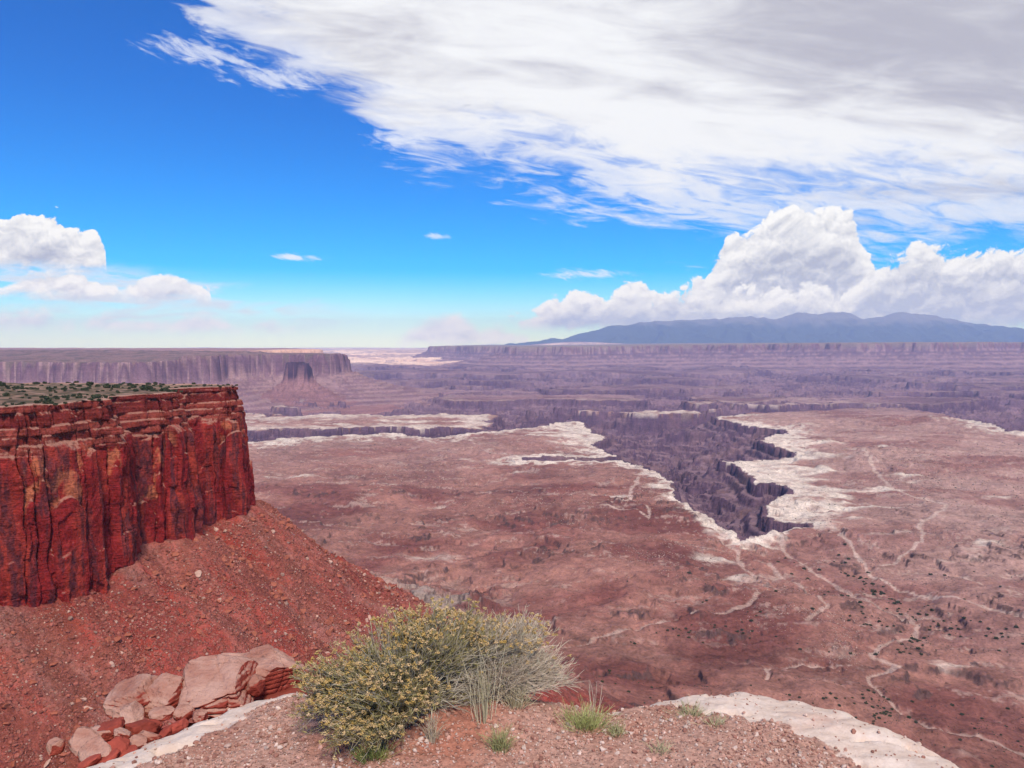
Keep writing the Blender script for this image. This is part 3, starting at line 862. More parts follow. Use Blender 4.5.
def build_talus_stones():
    rng = np.random.default_rng(21)
    n = 420000
    u = rng.uniform(-20, 520, n); y = rng.uniform(200, 900, n); x = (u - 512) / F_PX * y
    z, col, reg, dr, c = ground_at(x, y)
    v = 384 - F_PX * np.tan(np.arctan2(z, y) + PITCH)
    ok = (dr > 3) & (dr < 330) & (v < 790) & (reg == 1)
    ok &= rng.uniform(0, 1, n) < (0.35 + 0.65 * sstep(fbm(x / 28, y / 28, 4, 500), -.15, .35)) * np.clip((260.0 / np.hypot(x, y)) ** 0.8, 0, 1)
    i = np.where(ok)[0]
    size = 0.30 * (rng.uniform(0.012, 1, len(i)) ** -0.44)
    size = np.minimum(size, 3.4) * np.clip(np.hypot(x[i], y[i]) / 380, .7, 1.5)
    pts = np.stack([x[i], y[i], z[i] + size * 0.12], -1)
    pale = rng.uniform(0, 1, len(i)) < 0.10
    cols = np.where(pale[:, None], np.array([.42, .255, .20]), np.array([.29, .095, .07])) * rng.uniform(.6, 1.25, (len(i), 1))
    big = np.argsort(-size / np.hypot(x[i], y[i]))
    nb = 280
    # the largest are blocks of their own
    protos = []
    for k in range(6):
        V, F = stone_shape(3, 60 + k, 9, .15, (1, .8, .62))
        for tone, c0 in (('pale', (.48, .30, .235)), ('red', (.33, .105, .065))):
            protos.append((tone, make_mesh('fallen_rock', V, F, np.tile(c0, (len(V), 1)), False, [M_STONE])))
    for q, j in enumerate(big[:nb]):
        tone = 'pale' if pale[j] else 'red'
        me = random.choice([m for t, m in protos if t == tone])
        o = link('fallen_rock', me, label='pale buff block of rock lying on the red rubble slope' if tone == 'pale' else 'dark red block of rock lying on the red rubble slope',
                 cat='rock', group='pale blocks on the rubble slope' if tone == 'pale' else 'red blocks on the rubble slope', loc=pts[j])
        o.scale = (size[j] * rng.uniform(.9, 1.4), size[j], size[j] * rng.uniform(.7, 1.1)); o.rotation_euler = (rng.normal(0, .35), rng.normal(0, .35), rng.uniform(0, 6.28))
    rest = big[nb:]
    shapes = [stone_shape(1, 80 + k, 4, .1, (1, .8, .65)) for k in range(5)]
    V, F, Cc = scatter(shapes, pts[rest], size[rest], cols[rest], rng)
    me = make_mesh('rubble', V, F, Cc, False, [M_STONE])
    link('rubble', me, kind='stuff', label='loose small stones strewn all over the red slope', cat='rubble')


build_talus_stones()


def build_basin_scatter():
    rng = np.random.default_rng(33)
    P_, S_ = [], []
    for u, v, ru, rv in SPECKLE:
        n = int(ru * rv * 1.3)
        uu = u + rng.normal(0, .55, n) * ru; vv = v + rng.normal(0, .55, n) * rv
        for a, b in zip(uu, vv):
            if b < 440: continue
            xx, yy = on_z(a, b, float(-470 if b < 600 else -455)); P_.append((xx, yy)); S_.append(.75 * rng.uniform(.08, 1) ** -.45 * np.hypot(xx, yy) / 2000)
    P_ = np.array(P_); S_ = np.array(S_)
    z, col, reg, dr, c = ground_at(P_[:, 0], P_[:, 1])
    ok = (reg == 0) & (fbm(P_[:, 0] / 90, P_[:, 1] / 90, 4, 510) > -.12)
    pts = np.column_stack([P_, z + S_ * .2])[ok]
    cols = np.where(rng.uniform(0, 1, (ok.sum(), 1)) < .7, np.array([.46, .34, .28]), np.array([.17, .09, .075])) * rng.uniform(.7, 1.2, (ok.sum(), 1))
    V, F, Cc = scatter([stone_shape(1, 90 + k, 4, .1, (1, .8, .6)) for k in range(4)], pts, S_[ok], cols, rng)
    link('rubble', make_mesh('basin_rubble', V, F, Cc, False, [M_STONE]), kind='stuff', label='pale broken boulders speckling the basin floor', cat='rubble')


build_basin_scatter()


# ------------------------------------------------------------------ small far shrubs and junipers
def leaf_material(name, c1, c2, scale):
    m, nt, b = mat(name, 0.8, 0.1)
    a = noise(pos(nt), scale, 3, 0.6)
    nt.links.new(mix(smooth(a, .35, .65), c1, c2), b.inputs['Base Color'])
    return m


M_JUNIPER = leaf_material('juniper_green', (.035, .045, .024), (.075, .085, .045), 2.0)


def shrub_shape(seed, n=150):
    r = np.random.default_rng(seed)
    c = r.normal(size=(n, 3)); c /= np.linalg.norm(c, axis=1)[:, None]; c *= r.uniform(.35, 1, (n, 1)) ** .6
    c *= (1 + .35 * vn3(c * 1.6 + seed, seed))[:, None]; c[:, 2] = c[:, 2] * .62 + .5
    a = r.normal(size=(n, 3)); a /= np.linalg.norm(a, axis=1)[:, None]; b = np.cross(a, r.normal(size=(n, 3))); b /= np.linalg.norm(b, axis=1)[:, None]
    s = r.uniform(.12, .28, (n, 1))
    V = np.stack([c - a * s - b * s * .6, c + a * s - b * s * .6, c + a * s + b * s * .6, c - a * s + b * s * .6], 1).reshape(-1, 3)
    return V, np.arange(n * 4).reshape(-1, 4)


def build_shrubs():
    rng = np.random.default_rng(44)
    protos = []
    for k in range(5):
        V, F = shrub_shape(200 + k); protos.append(make_mesh('juniper', V, F, None, False, [M_JUNIPER]))
    # on the cliff top
    n = 0; tries = 0
    while n < 295 and tries < 20000:
        tries += 1
        y = rng.uniform(330, 600); x = -rng.uniform(0.28, .72) * y
        d = float(seg_dist(np.array([x]), np.array([y]), CLIFF_PATH + [(-640, 120)], True)[0])
        if d > -9 or pn(x / 40, y / 40, 520) < -.4: continue
        s = min(3.2, .75 * rng.uniform(.04, 1) ** -.45); z = float(top_z(np.array([x]), np.array([y]))[0])
        o = link('juniper', protos[n % 5], label='dark green juniper bush on the flat top of the near red cliff', cat='bush', group='junipers on the cliff top', loc=(x, y, z))
        o.scale = (s, s, s * rng.uniform(.75, 1.15)); o.rotation_euler.z = rng.uniform(0, 6.28); n += 1
    # dotted over the basin floor, most of them along the washes
    pix = []
    for pl in WASHES[2:4] + [WASHES[4]] + [ROADS[1]]:
        for (a, b), (c, d) in zip(pl[:-1], pl[1:]):
            for _ in range(9): t = rng.uniform(); pix.append((a + (c - a) * t + rng.normal(0, 6), b + (d - b) * t + rng.normal(0, 4)))
    for _ in range(120): pix.append((rng.uniform(590, 1040), 545 + 215 * rng.uniform() ** .7))
    XY = np.array([on_z(a, b, -400.0 if b > 640 else -455.0) for a, b in pix])
    z, col, reg, dr, c = ground_at(XY[:, 0], XY[:, 1])
    for k in range(len(pix)):
        if reg[k] != 0: continue
        D = np.hypot(*XY[k]); s = D / F_PX * rng.uniform(.7, 1.9)
        o = link('shrub', protos[k % 5], label='small dark green shrub dotting the red basin floor', cat='bush', group='shrubs on the basin floor', loc=(XY[k, 0], XY[k, 1], z[k]))
        o.scale = (s, s, s * .8); o.rotation_euler.z = rng.uniform(0, 6.28)

    # the countless smaller ones
    n = 16000
    u = rng.uniform(250, 1030, n); v = 442 + 330 * rng.uniform(0, 1, n) ** 1.1
    ok = fbm(u / 60, v / 16, 4, 530) > -.02; u, v = u[ok], v[ok]
    zz = np.where(v > 640, -410.0, np.where(v > 560, -455.0, -480.0)); t = -(v - 384) / F_PX
    dz = -math.sin(PITCH) + t * math.cos(PITCH); x = (u - 512) / F_PX * zz / dz; y = (math.cos(PITCH) + t * math.sin(PITCH)) * zz / dz
    z, col, reg, dr, c = ground_at(x, y)
    ok = (reg == 0); D = np.hypot(x, y)[ok]
    sz = D / F_PX * .26 * rng.uniform(.03, 1, len(D)) ** -.33
    V, F, Cc = scatter([stone_shape(1, 95 + k, 2, .2, (1, 1, .8)) for k in range(3)], np.column_stack([x, y, z])[ok] + np.array([0, 0, .3]), sz, np.tile((.05, .055, .035), (len(D), 1)), rng)
    link('scrub', make_mesh('scrub', V, F, Cc, False, [M_STONE]), kind='stuff', label='fine scrub speckling the whole basin floor', cat='scrub')


build_shrubs()


# ------------------------------------------------------------------ the ledge at the viewer's feet
EDGE_PIX = [(60, 786), (90, 768), (120, 757), (150, 744), (200, 722), (250, 705), (295, 696), (340, 697), (420, 704), (480, 709), (540, 712), (605, 716), (640, 708), (680, 700),
            (740, 696), (800, 703), (850, 717), (900, 738), (940, 757), (968, 770), (1010, 800), (1080, 870)]
LEDGE_Z = -1.6
LEDGE = [on_z(u, v, LEDGE_Z - 0.10) for u, v in EDGE_PIX] + [(2.7, 1.1), (3.2, -1), (3.4, -6), (-4.5, -6), (-3.6, -0.5), (-2.3, 1.7)]
LOWER = [(-3.25, 4.3), (-3.15, 5.0), (-2.75, 5.7), (-2.3, 6.25), (-1.9, 6.65), (-1.45, 6.75), (-1.2, 6.4), (-1.0, 5.6), (-0.9, 4.4), (-1.0, 3.0), (-2, 2), (-3.1, 3.3)]


def ledge_z(x, y):
    sd = seg_dist(x + 0.035 * fbm(x / .25, y / .25, 4, 600), y + 0.035 * fbm(x / .25, y / .25, 4, 601), LEDGE, True)
    e = np.maximum(-sd, 0)
    wb = 0.14 + 0.36 * sstep(x, 0.55, 1.25) + 0.14 * sstep(-x, 0.75, 1.25) - 0.09 * np.exp(-((x - .1) / .45) ** 2)
    soil = sstep(e - wb + 0.10 * fbm(x / .35, y / .35, 4, 602) + 0.035 * fbm(x / .06, y / .06, 3, 603), -0.02, 0.05)
    z = LEDGE_Z - 0.10 * np.exp(-e / 0.07) - 0.03 * np.exp(-e / 0.3)
    z = z + soil * (0.022 + 0.018 * fbm(x / .5, y / .5, 4, 604) + 0.006 * fbm(x / .07, y / .07, 4, 605))
    z = z + (1 - soil) * (0.020 * fbm(x / .4, y / .3, 4, 606) + 0.008 * fbm(x / .09, y / .06, 4, 607) - 0.03 * sstep(ridged(x / .9, y / .5, 3, 608), .84, .93))
    z = z + 0.10 * np.exp(-((x + .28) / .42) ** 2 - ((y - 3.2) / .22) ** 2)
    z = np.where(sd > 0, z - sd * 4.5 - 0.12 * np.abs(fbm(x / .3, y / .3, 3, 609)), z)
    return z, soil, sd


def ledge_material():
    m, nt, b = mat('ledge_rock', 0.9, 0.12)
    p = pos(nt)
    a = noise(p, 3.0, 6, 0.6); c = noise(p, 22, 6, 0.65); d = noise(p, 120, 4, 0.65); g = noise(scaled(p, 1, 1, 1), 9.0, 5, 0.7)
    soil = nt.nodes.new('ShaderNodeAttribute'); soil.attribute_name = 'Col'
    lc = nt.nodes.new('ShaderNodeSeparateColor'); nt.links.new(soil.outputs['Color'], lc.inputs[0])
    sf = smooth(S(lc.outputs[0]) + (c - 0.5) * 0.3, 0.35, 0.65)
    vo = nt.nodes.new('ShaderNodeTexVoronoi'); vo.inputs['Scale'].default_value = 62; nt.links.new(p, vo.inputs['Vector'])
    sc = nt.nodes.new('ShaderNodeSeparateColor'); nt.links.new(vo.outputs['Color'], sc.inputs[0])
    grit = smooth(S(sc.outputs[0]), .5, .6) * (1 - smooth(S(vo.outputs['Distance']), .25, .5))
    scol = mix((a * 0.5 + c * 0.7 - 0.1).clamp(), (.35, .18, .135), (.53, .33, .26))
    scol = mix(S(lc.outputs[1]) * 0.75, scol, (.36, .125, .075))
    blot = smooth(noise(p, 45, 4, 0.7), .38, .62)
    scol = gain(scol, 0.72 + 0.42 * blot)
    scol = mix(grit * 0.6, scol, mix(S(sc.outputs[1]), (.50, .35, .29), (.25, .12, .09)))
    rcol = mix(smooth(g, .35, .72), (.58, .45, .37), (.72, .60, .52)); rcol = mix(smooth(a, .5, .75) * .6, rcol, (.55, .32, .24)); rcol = mix(smooth(c, .66, .78) * .5, rcol, (.30, .20, .16))
    nt.links.new(mix(sf, rcol, scol), b.inputs['Base Color'])
    bump(b, (c * 0.012 + d * 0.003 + grit * sf * 0.006) * 1.0, 1.0, 0.9)
    return m


M_LEDGE = ledge_material()


def build_ledge():
    xs = np.concatenate([np.linspace(-5.5, -2.3, 40)[:-1], np.arange(-2.3, 2.5, 0.012), np.linspace(2.5, 4.5, 30)])
    ys = np.concatenate([np.linspace(-6.5, 1.6, 70)[:-1], np.arange(1.6, 4.35, 0.012)])
    gx, gy = np.meshgrid(xs, ys)
    z, soil, sd = ledge_z(gx, gy)
    z = np.maximum(z, -7.5)
    F = grid_faces(*gx.shape); keep = (sd.reshape(-1)[F] < 0.75).any(1)
    redp = np.exp(-((gx + .28) / .30) ** 2 - ((gy - 3.0) / .22) ** 2) + 0.5 * sstep(fbm(gx / .4, gy / .4, 4, 611), .1, .5)
    col = np.stack([soil, np.clip(redp, 0, 1), soil * 0], -1).reshape(-1, 3)
    link('ledge', make_mesh('ledge', np.stack([gx, gy, z], -1).reshape(-1, 3), F[keep], col, True, [M_LEDGE]), kind='structure',
         label='pale rimmed sandstone ledge with gravelly red soil at the viewpoint', cat='ledge')
    # the rough shelf below it that carries the tumbled boulders
    gx, gy = np.meshgrid(np.arange(-4.2, 0.6, 0.03), np.arange(2.6, 7.6, 0.03))
    sd = seg_dist(gx + .12 * fbm(gx / .5, gy / .5, 4, 620), gy + .12 * fbm(gx / .5, gy / .5, 4, 621), LOWER, True)
    z = -2.98 + .05 * fbm(gx / .3, gy / .3, 4, 622) - np.where(sd > 0, sd * 4, 0)
    F = grid_faces(*gx.shape); keep = (sd.reshape(-1)[F] < 0.8).any(1)
    link('rock_shelf', make_mesh('rock_shelf', np.stack([gx, gy, z], -1).reshape(-1, 3), F[keep], np.tile((.20, .045, .032), (gx.size, 1)), True, [M_STONE]), kind='structure',
         label='rough red rock shelf below the pale ledge carrying tumbled boulders', cat='ledge')


def boulder_material():
    m, nt, b = mat('boulder_sandstone', 0.88, 0.12)
    p = pos(nt)
    a = noise(p, 2.2, 6, 0.62); c = noise(p, 11, 6, 0.65); bed = noise(scaled(p, 1.2, 1.2, 9), 2.0, 5, 0.6); d = noise(p, 70, 3, 0.6)
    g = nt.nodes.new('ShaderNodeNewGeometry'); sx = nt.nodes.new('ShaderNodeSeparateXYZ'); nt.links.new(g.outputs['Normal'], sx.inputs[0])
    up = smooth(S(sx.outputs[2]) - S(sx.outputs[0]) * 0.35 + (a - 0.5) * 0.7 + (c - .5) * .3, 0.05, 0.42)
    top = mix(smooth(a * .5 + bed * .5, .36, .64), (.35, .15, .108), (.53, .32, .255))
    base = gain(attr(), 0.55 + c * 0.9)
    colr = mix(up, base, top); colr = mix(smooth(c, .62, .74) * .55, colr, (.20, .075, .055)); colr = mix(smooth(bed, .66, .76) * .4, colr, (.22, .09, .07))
    nt.links.new(colr, b.inputs['Base Color'])
    bump(b, a * .07 + c * .05 + bed * .05 + d * .006, 1.0, 0.85)
    return m


M_BOULDER = boulder_material()
M_STONE_RED = stone_material('red_stone', 14)
build_ledge()


def sandstone(seed, cuts, rough, power=2.6, sub=5):
    """a weathered block: a rounded box, cut by fracture planes, grooved along its bedding"""
    V, F = ico(sub); r = np.random.default_rng(seed)
    V = V / (np.abs(V) ** power).sum(1)[:, None] ** (1 / power)
    for n, d in cuts:
        n = np.array(n, float); n /= np.linalg.norm(n)
        q = V @ n - d; V = V - np.where(q > 0, q, 0)[:, None] * n
    for _ in range(9):
        n = r.normal(size=3); n /= np.linalg.norm(n); d = r.uniform(.70, .95)
        q = V @ n - d; V = V - np.maximum(q, 0)[:, None] * n
    V = V * (1 + rough * fbm3(V * 1.5 + seed * 2.7, 4, seed) + rough * .5 * fbm3(V * 5 + seed, 4, seed + 5))[:, None]
    for _ in range(4):
        n = r.normal(size=3) * np.array([1, 1, .45]); n /= np.linalg.norm(n); q = V @ n - r.uniform(-.55, .55) + .10 * fbm3(V * 2.2 + seed, 3, seed + 31)
        V = V * (1 - .07 * np.exp(-(q / .022) ** 2) - .025 * (q > 0))[:, None]
    bed = V[:, 2] * 5 + .8 * vn3(V * 1.3 + 9, seed)
    V[:, :2] *= (1 - .06 * np.exp(-((bed - np.round(bed)) / .13) ** 2))[:, None]
    return V, F


def at(u, v, y):
    d = ray(u, v); return d * (y / d[1])


def build_boulders():
    # u, v of the middle, distance, half width/depth/height in m, turn, tilt, cuts, label
    L = [
        (221, 691, 6.15, .345, .34, .20, .35, (.10, .22), [((-.5, -.2, .75), .62), ((.9, -.3, .5), .70), ((-.9, 0, .1), .85)], 'large pink grey boulder with a sloping top, in the middle of the tumbled row', 3),
        (268, 676, 6.55, .300, .30, .20, -.3, (-.05, .12), [((.85, -.45, -.1), .60), ((-.3, -.2, .9), .72), ((.3, .3, .9), .8)], 'pink boulder with a dark red broken face on its right, beside the flowering bush', 4),
        (236, 668, 6.95, .26, .20, .09, .2, (.05, .15), [((0, -.4, .9), .7)], 'flat pink slab wedged behind the two largest boulders', 5),
        (136, 697, 6.0, .205, .23, .125, .25, (.05, .08), [((-.6, 0, .8), .62)], 'low pale pink block at the left end of the large boulders', 6),
        (167, 695, 6.05, .155, .21, .145, -.15, (.0, -.06), [((.3, -.2, .9), .74)], 'rounded pale block butting against the low pink block', 7),
        (132, 716, 5.65, .115, .13, .09, .6, (.15, .35), [((.4, -.3, .8), .55), ((-.8, -.4, .4), .6)], 'small wedge shaped deep red rock in front of the low pink block', 8),
        (84, 743, 5.05, .085, .15, .035, .9, (.28, -.5), [((0, 0, 1), .6)], 'tilted pale slab at the lower left end of the rock pile', 9),
        (95, 753, 4.95, .09, .14, .032, .7, (.25, -.45), [((0, 0, 1), .6)], 'second tilted slab lying under the pale slab at the pile end', 10),
        (262, 661, 7.05, .085, .08, .06, .4, (.1, .0), [], 'small grey stone perched on the back slab between the large boulders', 11),
        (256, 685, 6.2, .07, .10, .085, .1, (.0, .2), [], 'small red stone jammed in the gap between the two largest boulders', 12),
        (55, 747, 5.3, .06, .08, .055, .4, (.2, .5), [], 'lone pinkish stone just left of the rock pile', 13),
        (184, 713, 5.75, .075, .08, .055, .1, (.1, .1), [], 'small cream stone in the gap under the largest boulder, left one', 14),
        (200, 717, 5.65, .055, .07, .05, .7, (.0, .2), [], 'small cream stone in the gap under the largest boulder, right one', 15),
        (162, 713, 5.7, .09, .09, .035, .3, (.1, .0), [], 'thin greyish slab lying below the rounded pale block', 16),
    ]
    for u, v, y, hw, hd, hh, rz, (tx, ty), cuts, lab, sd in L:
        V, F = sandstone(700 + sd, cuts, .085 if hw > .13 else .11, 2.9 if hw > .13 else 2.4, 6 if hw > .25 else 5 if hw > .13 else 4)
        V = V * np.array([hw, hd, hh]) * 1.08
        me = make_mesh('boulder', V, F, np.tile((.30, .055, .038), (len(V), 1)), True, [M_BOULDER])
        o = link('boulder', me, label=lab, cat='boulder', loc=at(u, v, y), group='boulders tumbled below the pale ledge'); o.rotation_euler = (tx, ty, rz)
    rng = np.random.default_rng(77)
    slabs = [(110, 728, 5.3), (122, 735, 5.2), (140, 728, 5.4), (152, 727, 5.5), (138, 741, 5.15), (118, 748, 5.0), (108, 758, 4.9), (150, 738, 5.3), (128, 752, 5.0), (165, 733, 5.35), (100, 735, 5.25), (90, 762, 4.85), (176, 727, 5.45), (156, 749, 5.1)]
    for k, (u, v, y) in enumerate(slabs):
        V, F = sandstone(760 + k, [((0, 0, 1), .7)], .15, 2.6, 4)
        w = rng.uniform(.075, .125)
        V = V * np.array([w, w * rng.uniform(.7, 1.1), w * rng.uniform(.32, .6)])
        me = make_mesh('slab', V, F, np.tile(np.array((.30, .060, .042)) * rng.uniform(.7, 1.2), (len(V), 1)), True, [M_BOULDER if k % 3 == 1 else M_STONE_RED])
        o = link('flat_stone', me, label='small deep red flat stone stacked in the low pile left of the ledge', cat='rock', group='small red stones in the rock pile', loc=at(u, v, y))
        o.rotation_euler = (rng.normal(.1, .25), rng.normal(0, .3), rng.uniform(0, 6.28))


build_boulders()


def build_gravel():
    rng = np.random.default_rng(55)
    n = 60000
    x = rng.uniform(-2.2, 2.3, n); y = rng.uniform(1.9, 3.7, n)
    z, soil, sd = ledge_z(x, y)
    ok = (sd < -.03) & (rng.uniform(0, 1, n) < np.where(soil > .5, .35 + .65 * sstep(fbm(x / .3, y / .3, 3, 640), -.2, .3), .045))
    x, y, z = x[ok], y[ok], z[ok]; n = len(x)
    s = np.minimum(.0032 * rng.uniform(.02, 1, n) ** -.45, .015)
    tone = rng.uniform(0, 1, (n, 1))
    cols = np.where(tone < .25, (.56, .42, .35), np.where(tone < .75, (.46, .26, .20), (.30, .14, .105))) * rng.uniform(.75, 1.2, (n, 1))
    V, F, C = scatter([stone_shape(1, 650 + k, 4, .12, (1, .8, .6)) for k in range(5)], np.stack([x, y, z + s * .25], -1), s, cols, rng)
    link('gravel', make_mesh('gravel', V, F, C, False, [M_STONE_SMALL]), kind='stuff', label='fine reddish gravel strewn over the soil of the ledge', cat='gravel')
    i = [(570, 722, .022), (243 * .414 + 600, 562 * .414 + 500, .016), (655, 735, .017), (795, 745, .014), (690, 742, .013), (830, 750, .016), (610, 755, .013), (300, 722, .02), (258, 738, .018), (340, 744, .015), (228, 752, .02),
         (286, 752, .014), (196, 744, .02), (540, 748, .012), (720, 757, .016), (760, 738, .012)]
    for k, (u, v, s) in enumerate(i):
        px, py = on_z(u, v, LEDGE_Z); zz = float(ledge_z(np.array([px]), np.array([py]))[0][0])
        V, F = stone_shape(2, 680 + k, 6, .12, (1.2, .9, .65))
        o = link('pebble', make_mesh('pebble', V * s * .7, F, np.tile((.46, .31, .25) if k % 3 else (.34, .16, .12), (len(V), 1)), True, [M_STONE_SMALL]),
                 label='thumb sized stone lying on the gravelly soil of the ledge', cat='stone', group='stones on the ledge soil', loc=(px, py, zz + s * .3)); o.rotation_euler.z = k


M_STONE_SMALL = stone_material('gravel_stone', 60)
build_gravel()


# ------------------------------------------------------------------ bushes and grass on the ledge
def plant_material(name, rough=0.7, trans=0.0):
    m, nt, b = mat(name, rough, 0.2)
    nt.links.new(attr(), b.inputs['Base Color'])
    return m


M_PLANT = plant_material('dry_plant')


def bez(a, c, b, K):
    t = np.linspace(0, 1, K)[None, :, None]
    return (1 - t) ** 2 * a[:, None] + 2 * t * (1 - t) * c[:, None] + t * t * b[:, None]


def tubes(paths, r0, r1, cols):
    N, K, _ = paths.shape
    T = np.gradient(paths, axis=1); T /= np.linalg.norm(T, axis=2, keepdims=True) + 1e-9
    ref = np.where(np.abs(T[..., 2:3]) > .9, np.array([1., 0, 0]), np.array([0, 0, 1.]))
    A = np.cross(T, ref); A /= np.linalg.norm(A, axis=2, keepdims=True) + 1e-9; B = np.cross(T, A)
    rad = (np.asarray(r0)[:, None] + (np.asarray(r1) - np.asarray(r0))[:, None] * np.linspace(0, 1, K)[None])[..., None]
    V = np.stack([paths + rad * (A * math.cos(q) + B * math.sin(q)) for q in (0, 2.094, 4.189)], 2)   # N,K,3,3
    base = (np.arange(N) * K * 3)[:, None, None] + (np.arange(K - 1) * 3)[None, :, None]
    F = np.stack([np.stack([base[..., 0] + i, base[..., 0] + (i + 1) % 3, base[..., 0] + 3 + (i + 1) % 3, base[..., 0] + 3 + i], -1) for i in range(3)], 2)
    return V.reshape(-1, 3), F.reshape(-1, 4), np.repeat(cols, K * 3, 0)


def blades(o, d, length, width, cols, rng):
    """narrow leaves: origin, direction"""
    n = len(o); d = d / (np.linalg.norm(d, axis=1, keepdims=True) + 1e-9)
    side = np.cross(d, rng.normal(size=(n, 3))); side /= np.linalg.norm(side, axis=1, keepdims=True) + 1e-9
    L = length[:, None]; W = width[:, None]
    V = np.stack([o - side * W * .3, o + d * L * .5 - side * W, o + d * L, o + d * L * .5 + side * W], 1).reshape(-1, 3)
    return V, np.arange(n * 4).reshape(-1, 4), np.repeat(cols, 4, 0)


OCT_V = np.array([(1, 0, 0), (-1, 0, 0), (0, 1, 0), (0, -1, 0), (0, 0, 1), (0, 0, -1)], float)
OCT_F = np.array([(0, 2, 4), (2, 1, 4), (1, 3, 4), (3, 0, 4), (2, 0, 5), (1, 2, 5), (3, 1, 5), (0, 3, 5)])


def tint(rng, n, a, b):
    return lerp(np.array(a), np.array(b), rng.uniform(0, 1, (n, 1))) * rng.uniform(.75, 1.2, (n, 1))


def make_bush(name, label, cat, base, lobes, rng, stem_c, leaf_c, flower_c, leaf_n, thin, group=None):
    """lobes: (centre, radii, stems, flowering share, leafy share)"""
    root = link(name, None, label=label, cat=cat, group=group, loc=base)
    base = np.array(base)
    SV, SF, SC, so = [], [], [], 0
    LO, LD, LC = [], [], []; FO = []; FC = []
    for (c, rad, n, fl, lf) in lobes:
        c = np.array(c) - base
        d = rng.normal(size=(n, 3)); d[:, 2] = np.abs(d[:, 2]) * .9 - .25; d /= np.linalg.norm(d, axis=1, keepdims=True)
        lump = 1 + .38 * vn3(d * 2.6 + c * 9, 5)[:, None]
        tip = c + d * np.array(rad) * lump * rng.uniform(.62, 1.04, (n, 1))
        tip[:, 2] = np.maximum(tip[:, 2], .03)
        b0 = np.column_stack([rng.normal(0, .045, n), rng.normal(0, .035, n), np.full(n, -.02)]) + np.column_stack([tip[:, :2] * .12, np.zeros(n)])
        ctl = b0 * .5 + tip * .5 + np.column_stack([rng.normal(0, .03, (n, 2)), np.abs(rng.normal(.05, .04, n))]) - np.column_stack([(tip - b0)[:, :2] * .12, np.zeros(n)])
        pth = bez(b0, ctl, tip, 7); pth[:, 1:-1] += rng.normal(0, .004, (n, 5, 3))
        v, f, k = tubes(pth, np.full(n, .0026 * thin) * rng.uniform(.7, 1.5, n), np.full(n, .0011), tint(rng, n, *stem_c)); SV.append(v); SF.append(f + so); SC.append(k); so += len(v)
        # twigs
        m = 5; who = np.repeat(np.arange(n), m); tt = rng.integers(3, 7, n * m)
        o = pth[who, tt]; dirn = pth[who, 6] - pth[who, 3]; dirn /= np.linalg.norm(dirn, axis=1, keepdims=True) + 1e-9
        dd = dirn + rng.normal(0, .38, (n * m, 3)); dd[:, 2] += .25; dd /= np.linalg.norm(dd, axis=1, keepdims=True)
        ln = rng.uniform(.035, .10, n * m)
        e = o + dd * ln[:, None]
        tp = bez(o, (o + e) / 2 + rng.normal(0, .006, o.shape), e, 4)
        v, f, k = tubes(tp, np.full(n * m, .0012 * thin), np.full(n * m, .0007), tint(rng, n * m, *stem_c)); SV.append(v); SF.append(f + so); SC.append(k); so += len(v)
        # leaves along the twigs and upper stems
        sel = rng.uniform(0, 1, n * m) < lf; w = np.where(sel)[0]; w = np.repeat(w, leaf_n)
        q = rng.uniform(0, 1, (len(w), 1)); LO.append(o[w] + (e - o)[w] * q)
        LD.append(dd[w] + rng.normal(0, .55, (len(w), 3)) + np.array([0, 0, .25])); LC.append(tint(rng, len(w), *leaf_c))
        # flower heads at the ends, most on the outside
        clump = vn3((e + base) * 9.0, 8) + .9 * ((e - c)[:, 2] / rad[2])
        sel = rng.uniform(0, 1, n * m) < fl * sstep(clump, 0.0, .7) * 1.2 * np.clip((np.linalg.norm((e - c) / np.array(rad), axis=1) - .55) * 3, 0, 1); w = np.where(sel)[0]
        tone = rng.uniform(0, 1, (len(w), 1))
        w2 = np.repeat(w, 11); off = rng.normal(0, 1, (len(w2), 3)); off /= np.linalg.norm(off, axis=1, keepdims=True); off *= rng.uniform(.3, 1, (len(w2), 1)) * .011; off[:, 2] = np.abs(off[:, 2]) * 1.1
        FO.append(e[w2] + off); FC.append(lerp(np.array(flower_c[0]), np.array(flower_c[1]), np.repeat(tone, 11, 0)) * rng.uniform(.7, 1.2, (len(w2), 1)))
    link('stems', make_mesh('stems', np.vstack(SV), np.vstack(SF), np.vstack(SC), True, [M_PLANT]), root)
    LO, LD, LC = np.vstack(LO), np.vstack(LD), np.vstack(LC)
    if len(LO):
        v, f, k = blades(LO, LD, rng.uniform(.016, .036, len(LO)), rng.uniform(.0011, .0022, len(LO)), LC, rng)
        link('foliage', make_mesh('foliage', v, f, k, False, [M_PLANT]), root)
    FO, FC = np.vstack(FO), np.vstack(FC)
    if len(FO):
        s = rng.uniform(.0022, .0044, (len(FO), 1, 1))
        v = (FO[:, None] + OCT_V[None] * s).reshape(-1, 3); f = (OCT_F[None] + (np.arange(len(FO)) * 6)[:, None, None]).reshape(-1, 3)
        link('flowers', make_mesh('flowers', v, f, np.repeat(FC, 6, 0), False, [M_PLANT]), root)
    return root


def gz(u, v):
    x, y = on_z(u, v, LEDGE_Z); return (x, y, float(ledge_z(np.array([x]), np.array([y]))[0][0]))


